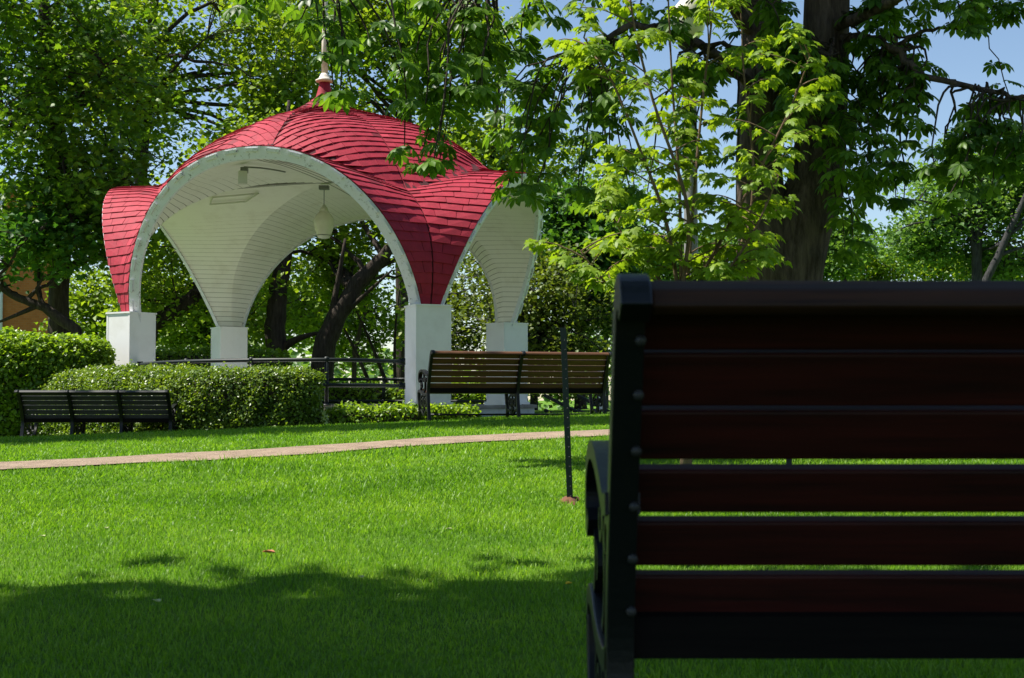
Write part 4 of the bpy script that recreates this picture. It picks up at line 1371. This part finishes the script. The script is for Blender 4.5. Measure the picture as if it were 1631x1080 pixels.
regions = [(385, 480, -20, 25, 9.9, 3), (470, 530, -20, 40, 10, 2), (535, 600, -20, 70, 10.1, 4), (525, 575, 120, 200, 10.0, 3), (620, 770, -20, 140, 10.4, 18), (640, 780, 120, 235, 10.4, 10),
           (630, 720, 225, 262, 10.2, 5), (770, 960, -20, 140, 10.8, 15), (780, 1000, 120, 260, 10.9, 15), (800, 880, 265, 320, 10.6, 5), (900, 1010, 280, 360, 11.2, 5),
           (960, 1200, -20, 120, 11.4, 12), (1000, 1190, 120, 330, 11.6, 8), (1230, 1330, -20, 150, 11.6, 8), (1330, 1480, -20, 110, 11.8, 16), (1340, 1470, 110, 240, 11.6, 22), (1330, 1440, 230, 330, 11.4, 13),
           (1480, 1640, -20, 50, 11.0, 9), (1490, 1640, 150, 250, 10.9, 15), (1470, 1640, 240, 300, 10.9, 7), (1500, 1570, 300, 350, 10.9, 2), (1310, 1370, 350, 400, 11.6, 3), (1232, 1290, 0, 290, 11.4, 22)]
tips = []
for (x0, x1, y0, y1, D, n) in regions:
    for _ in range(n):
        tips.append(np.array(at(r.uniform(x0, x1), r.uniform(y0, y1), D + r.uniform(-.5, .5))))
CC, DD, NN, LL = [], [], [], []
tw = MB()
for p in tips:
    start_from = p + np.array([0, 0, .25])
    d = np.linalg.norm(LSP - start_from, axis=1) + 1.2*np.maximum(0, p[2] - LSP[:, 2])
    j = int(np.argmin(d)); s = LSP[j]
    m_ = np.array([s[0]*.35 + p[0]*.65, s[1]*.35 + p[1]*.65, max(s[2], p[2]) + .05]) + r.normal(size=3)*np.array([.16, .16, .06])
    b_ = bez(s, m_, p, 8)
    b_ = [v + Vector(r.normal(size=3)*.018) if 0 < i < 7 else v for i, v in enumerate(b_)]
    tw.tube([v - cb for v in b_], np.linspace(min(LS[j][1]*.6, .016), .005, 8), 5, False)
    # whorls of drooping leaves near the tip
    for q, nl in ((b_[-1], 5), (b_[-2], 3), (b_[-3], 2 if r.random() < .6 else 0)):
        for k in range(nl):
            a = r.uniform(0, 2*math.pi)
            out_ = np.array([math.cos(a), math.sin(a), 0])
            dr = r.uniform(.3, 1.1)
            D_ = out_ + np.array([0, 0, -dr])
            N_ = out_*dr*.8 + np.array([0, 0, 1.0]) + r.normal(size=3)*.25
            st = r.uniform(.04, .12)
            CC.append(np.array(q) + (out_ + np.array([0, 0, -.3]))*st); DD.append(D_); NN.append(N_); LL.append(r.uniform(.085, .145))
o = tw.build('twigs', M['bark'], chest, True); o['kind'] = 'stuff'
# the crown above the frame
for (c, R, n) in ((np.array([3.2, 12.8, 7.6]), np.array([3.0, 2.6, 2.6]), 1500), (np.array([1.3, 11.6, 5.8]), np.array([1.9, 1.3, .9]), 500), (np.array([4.6, 12.0, 5.6]), np.array([1.8, 1.6, 1.0]), 400)):
    P = r.normal(size=(n, 3)); P /= np.linalg.norm(P, axis=1, keepdims=True); P = c + P*R*(r.random((n, 1))**.4)
    a = r.uniform(0, 6.28, n)
    for i in range(n):
        out_ = np.array([math.cos(a[i]), math.sin(a[i]), 0])
        CC.append(P[i]); DD.append(out_ + np.array([0, 0, -.6])); NN.append(out_*.5 + np.array([0, 0, 1.])); LL.append(r.uniform(.17, .26))
split_leaves(chest, cb, PALM_V, PALM_F, np.array(CC), np.array(DD), np.array(NN), np.array(LL), M['chestnut'])

# ------------------------------------------------------------------ young maple
r = np.random.default_rng(71)
sD = 8.3
sb_ = gp(at(1092, 720, sD).x, sD, -.05)
sap = empty('young_maple_tree', sb_)
tag(sap, 'multi-stemmed young maple with bright yellow-green leaves', 'tree')
fork = at(1088, 600, sD)
tr = MB().tube([Vector((0, 0, 0)), (sb_.lerp(fork, .5) - sb_) + Vector((.01, 0, 0)), fork - sb_], [.040, .034, .032], 10).build('trunk', M['twig'], sap, True)
stems = [[(1085, 480, 0), (1082, 300, .05), (1070, 120, .1), (1062, -60, .15)], [(1092, 500, .1), (1100, 380, .2), (1115, 200, .3), (1135, 20, .3), (1145, -80, .3)],
         [(1080, 470, -.1), (1060, 350, -.2), (1020, 240, -.3), (975, 130, -.3), (930, 60, -.3)], [(1100, 480, 0), (1150, 380, -.1), (1210, 270, -.2), (1260, 170, -.2), (1290, 90, -.2)],
         [(1075, 500, .1), (1040, 430, .2), (990, 370, .3), (955, 300, .3)], [(1110, 490, -.2), (1160, 430, -.3), (1205, 360, -.4), (1240, 280, -.4)],
         [(1070, 520, -.2), (1020, 480, -.3), (965, 450, -.4), (925, 400, -.4)], [(1105, 470, .2), (1180, 390, .3), (1200, 280, .3), (1185, 120, .3), (1180, 10, .3)],
         [(1088, 460, -.2), (1095, 330, -.3), (1040, 160, -.3), (1010, 40, -.3), (1000, -50, -.3)], [(1100, 500, .1), (1160, 440, .1), (1190, 425, .1)]]
CC, DD, NN, LL = [], [], [], []
tw = MB()
for st in stems:
    pts = [fork] + [at(px, py, sD + dd) for px, py, dd in st]
    dn = []
    for i in range(len(pts) - 1):
        q0 = pts[max(i-1, 0)]; q1 = pts[i]; q2 = pts[i+1]; q3 = pts[min(i+2, len(pts)-1)]
        for t_ in np.linspace(0, 1, 6, endpoint=False):
            dn.append(.5*((2*q1) + (q2 - q0)*t_ + (2*q0 - 5*q1 + 4*q2 - q3)*t_*t_ + (3*q1 - q0 - 3*q2 + q3)*t_**3))
    dn.append(pts[-1])
    MB().tube([p - sb_ for p in dn], np.linspace(.0155, .004, len(dn)), 7).build('stem', M['twig'], sap, True)
    n = len(dn)
    for i in range(4, n, 1):
        if r.random() < .12 and i < n - 1: continue
        p = np.array(dn[i])
        a = r.uniform(0, 6.28)
        out_ = np.array([math.cos(a), math.sin(a), 0])
        ln = r.uniform(.10, .38)
        e = p + out_*ln + np.array([0, 0, ln*.35])
        bb = bez(p, p + out_*ln*.6 + np.array([0, 0, ln*.4]), e, 5)
        tw.tube([v - sb_ for v in bb], np.linspace(.005, .0025, 5), 4, False)
        for q, nl in ((bb[-1], 7), (bb[-2], 5), (bb[2], 3), (bb[1], 2)):
            for k in range(nl):
                a2 = a + r.uniform(-1.7, 1.7)
                o_ = np.array([math.cos(a2), math.sin(a2), 0])
                dr = r.uniform(.25, .9)
                CC.append(np.array(q) + o_*r.uniform(.02, .07) + np.array([0, 0, r.uniform(-.03, .02)]))
                DD.append(o_ + np.array([0, 0, -dr])); NN.append(o_*dr*.7 + np.array([0, 0, 1.]) + r.normal(size=3)*.3); LL.append(r.uniform(.036, .075))
o = tw.build('twigs', M['twig'], sap, True); o['kind'] = 'stuff'
split_leaves(sap, sb_, MAPLE_V, MAPLE_F, np.array(CC), np.array(DD), np.array(NN), np.array(LL), M['sapling'])
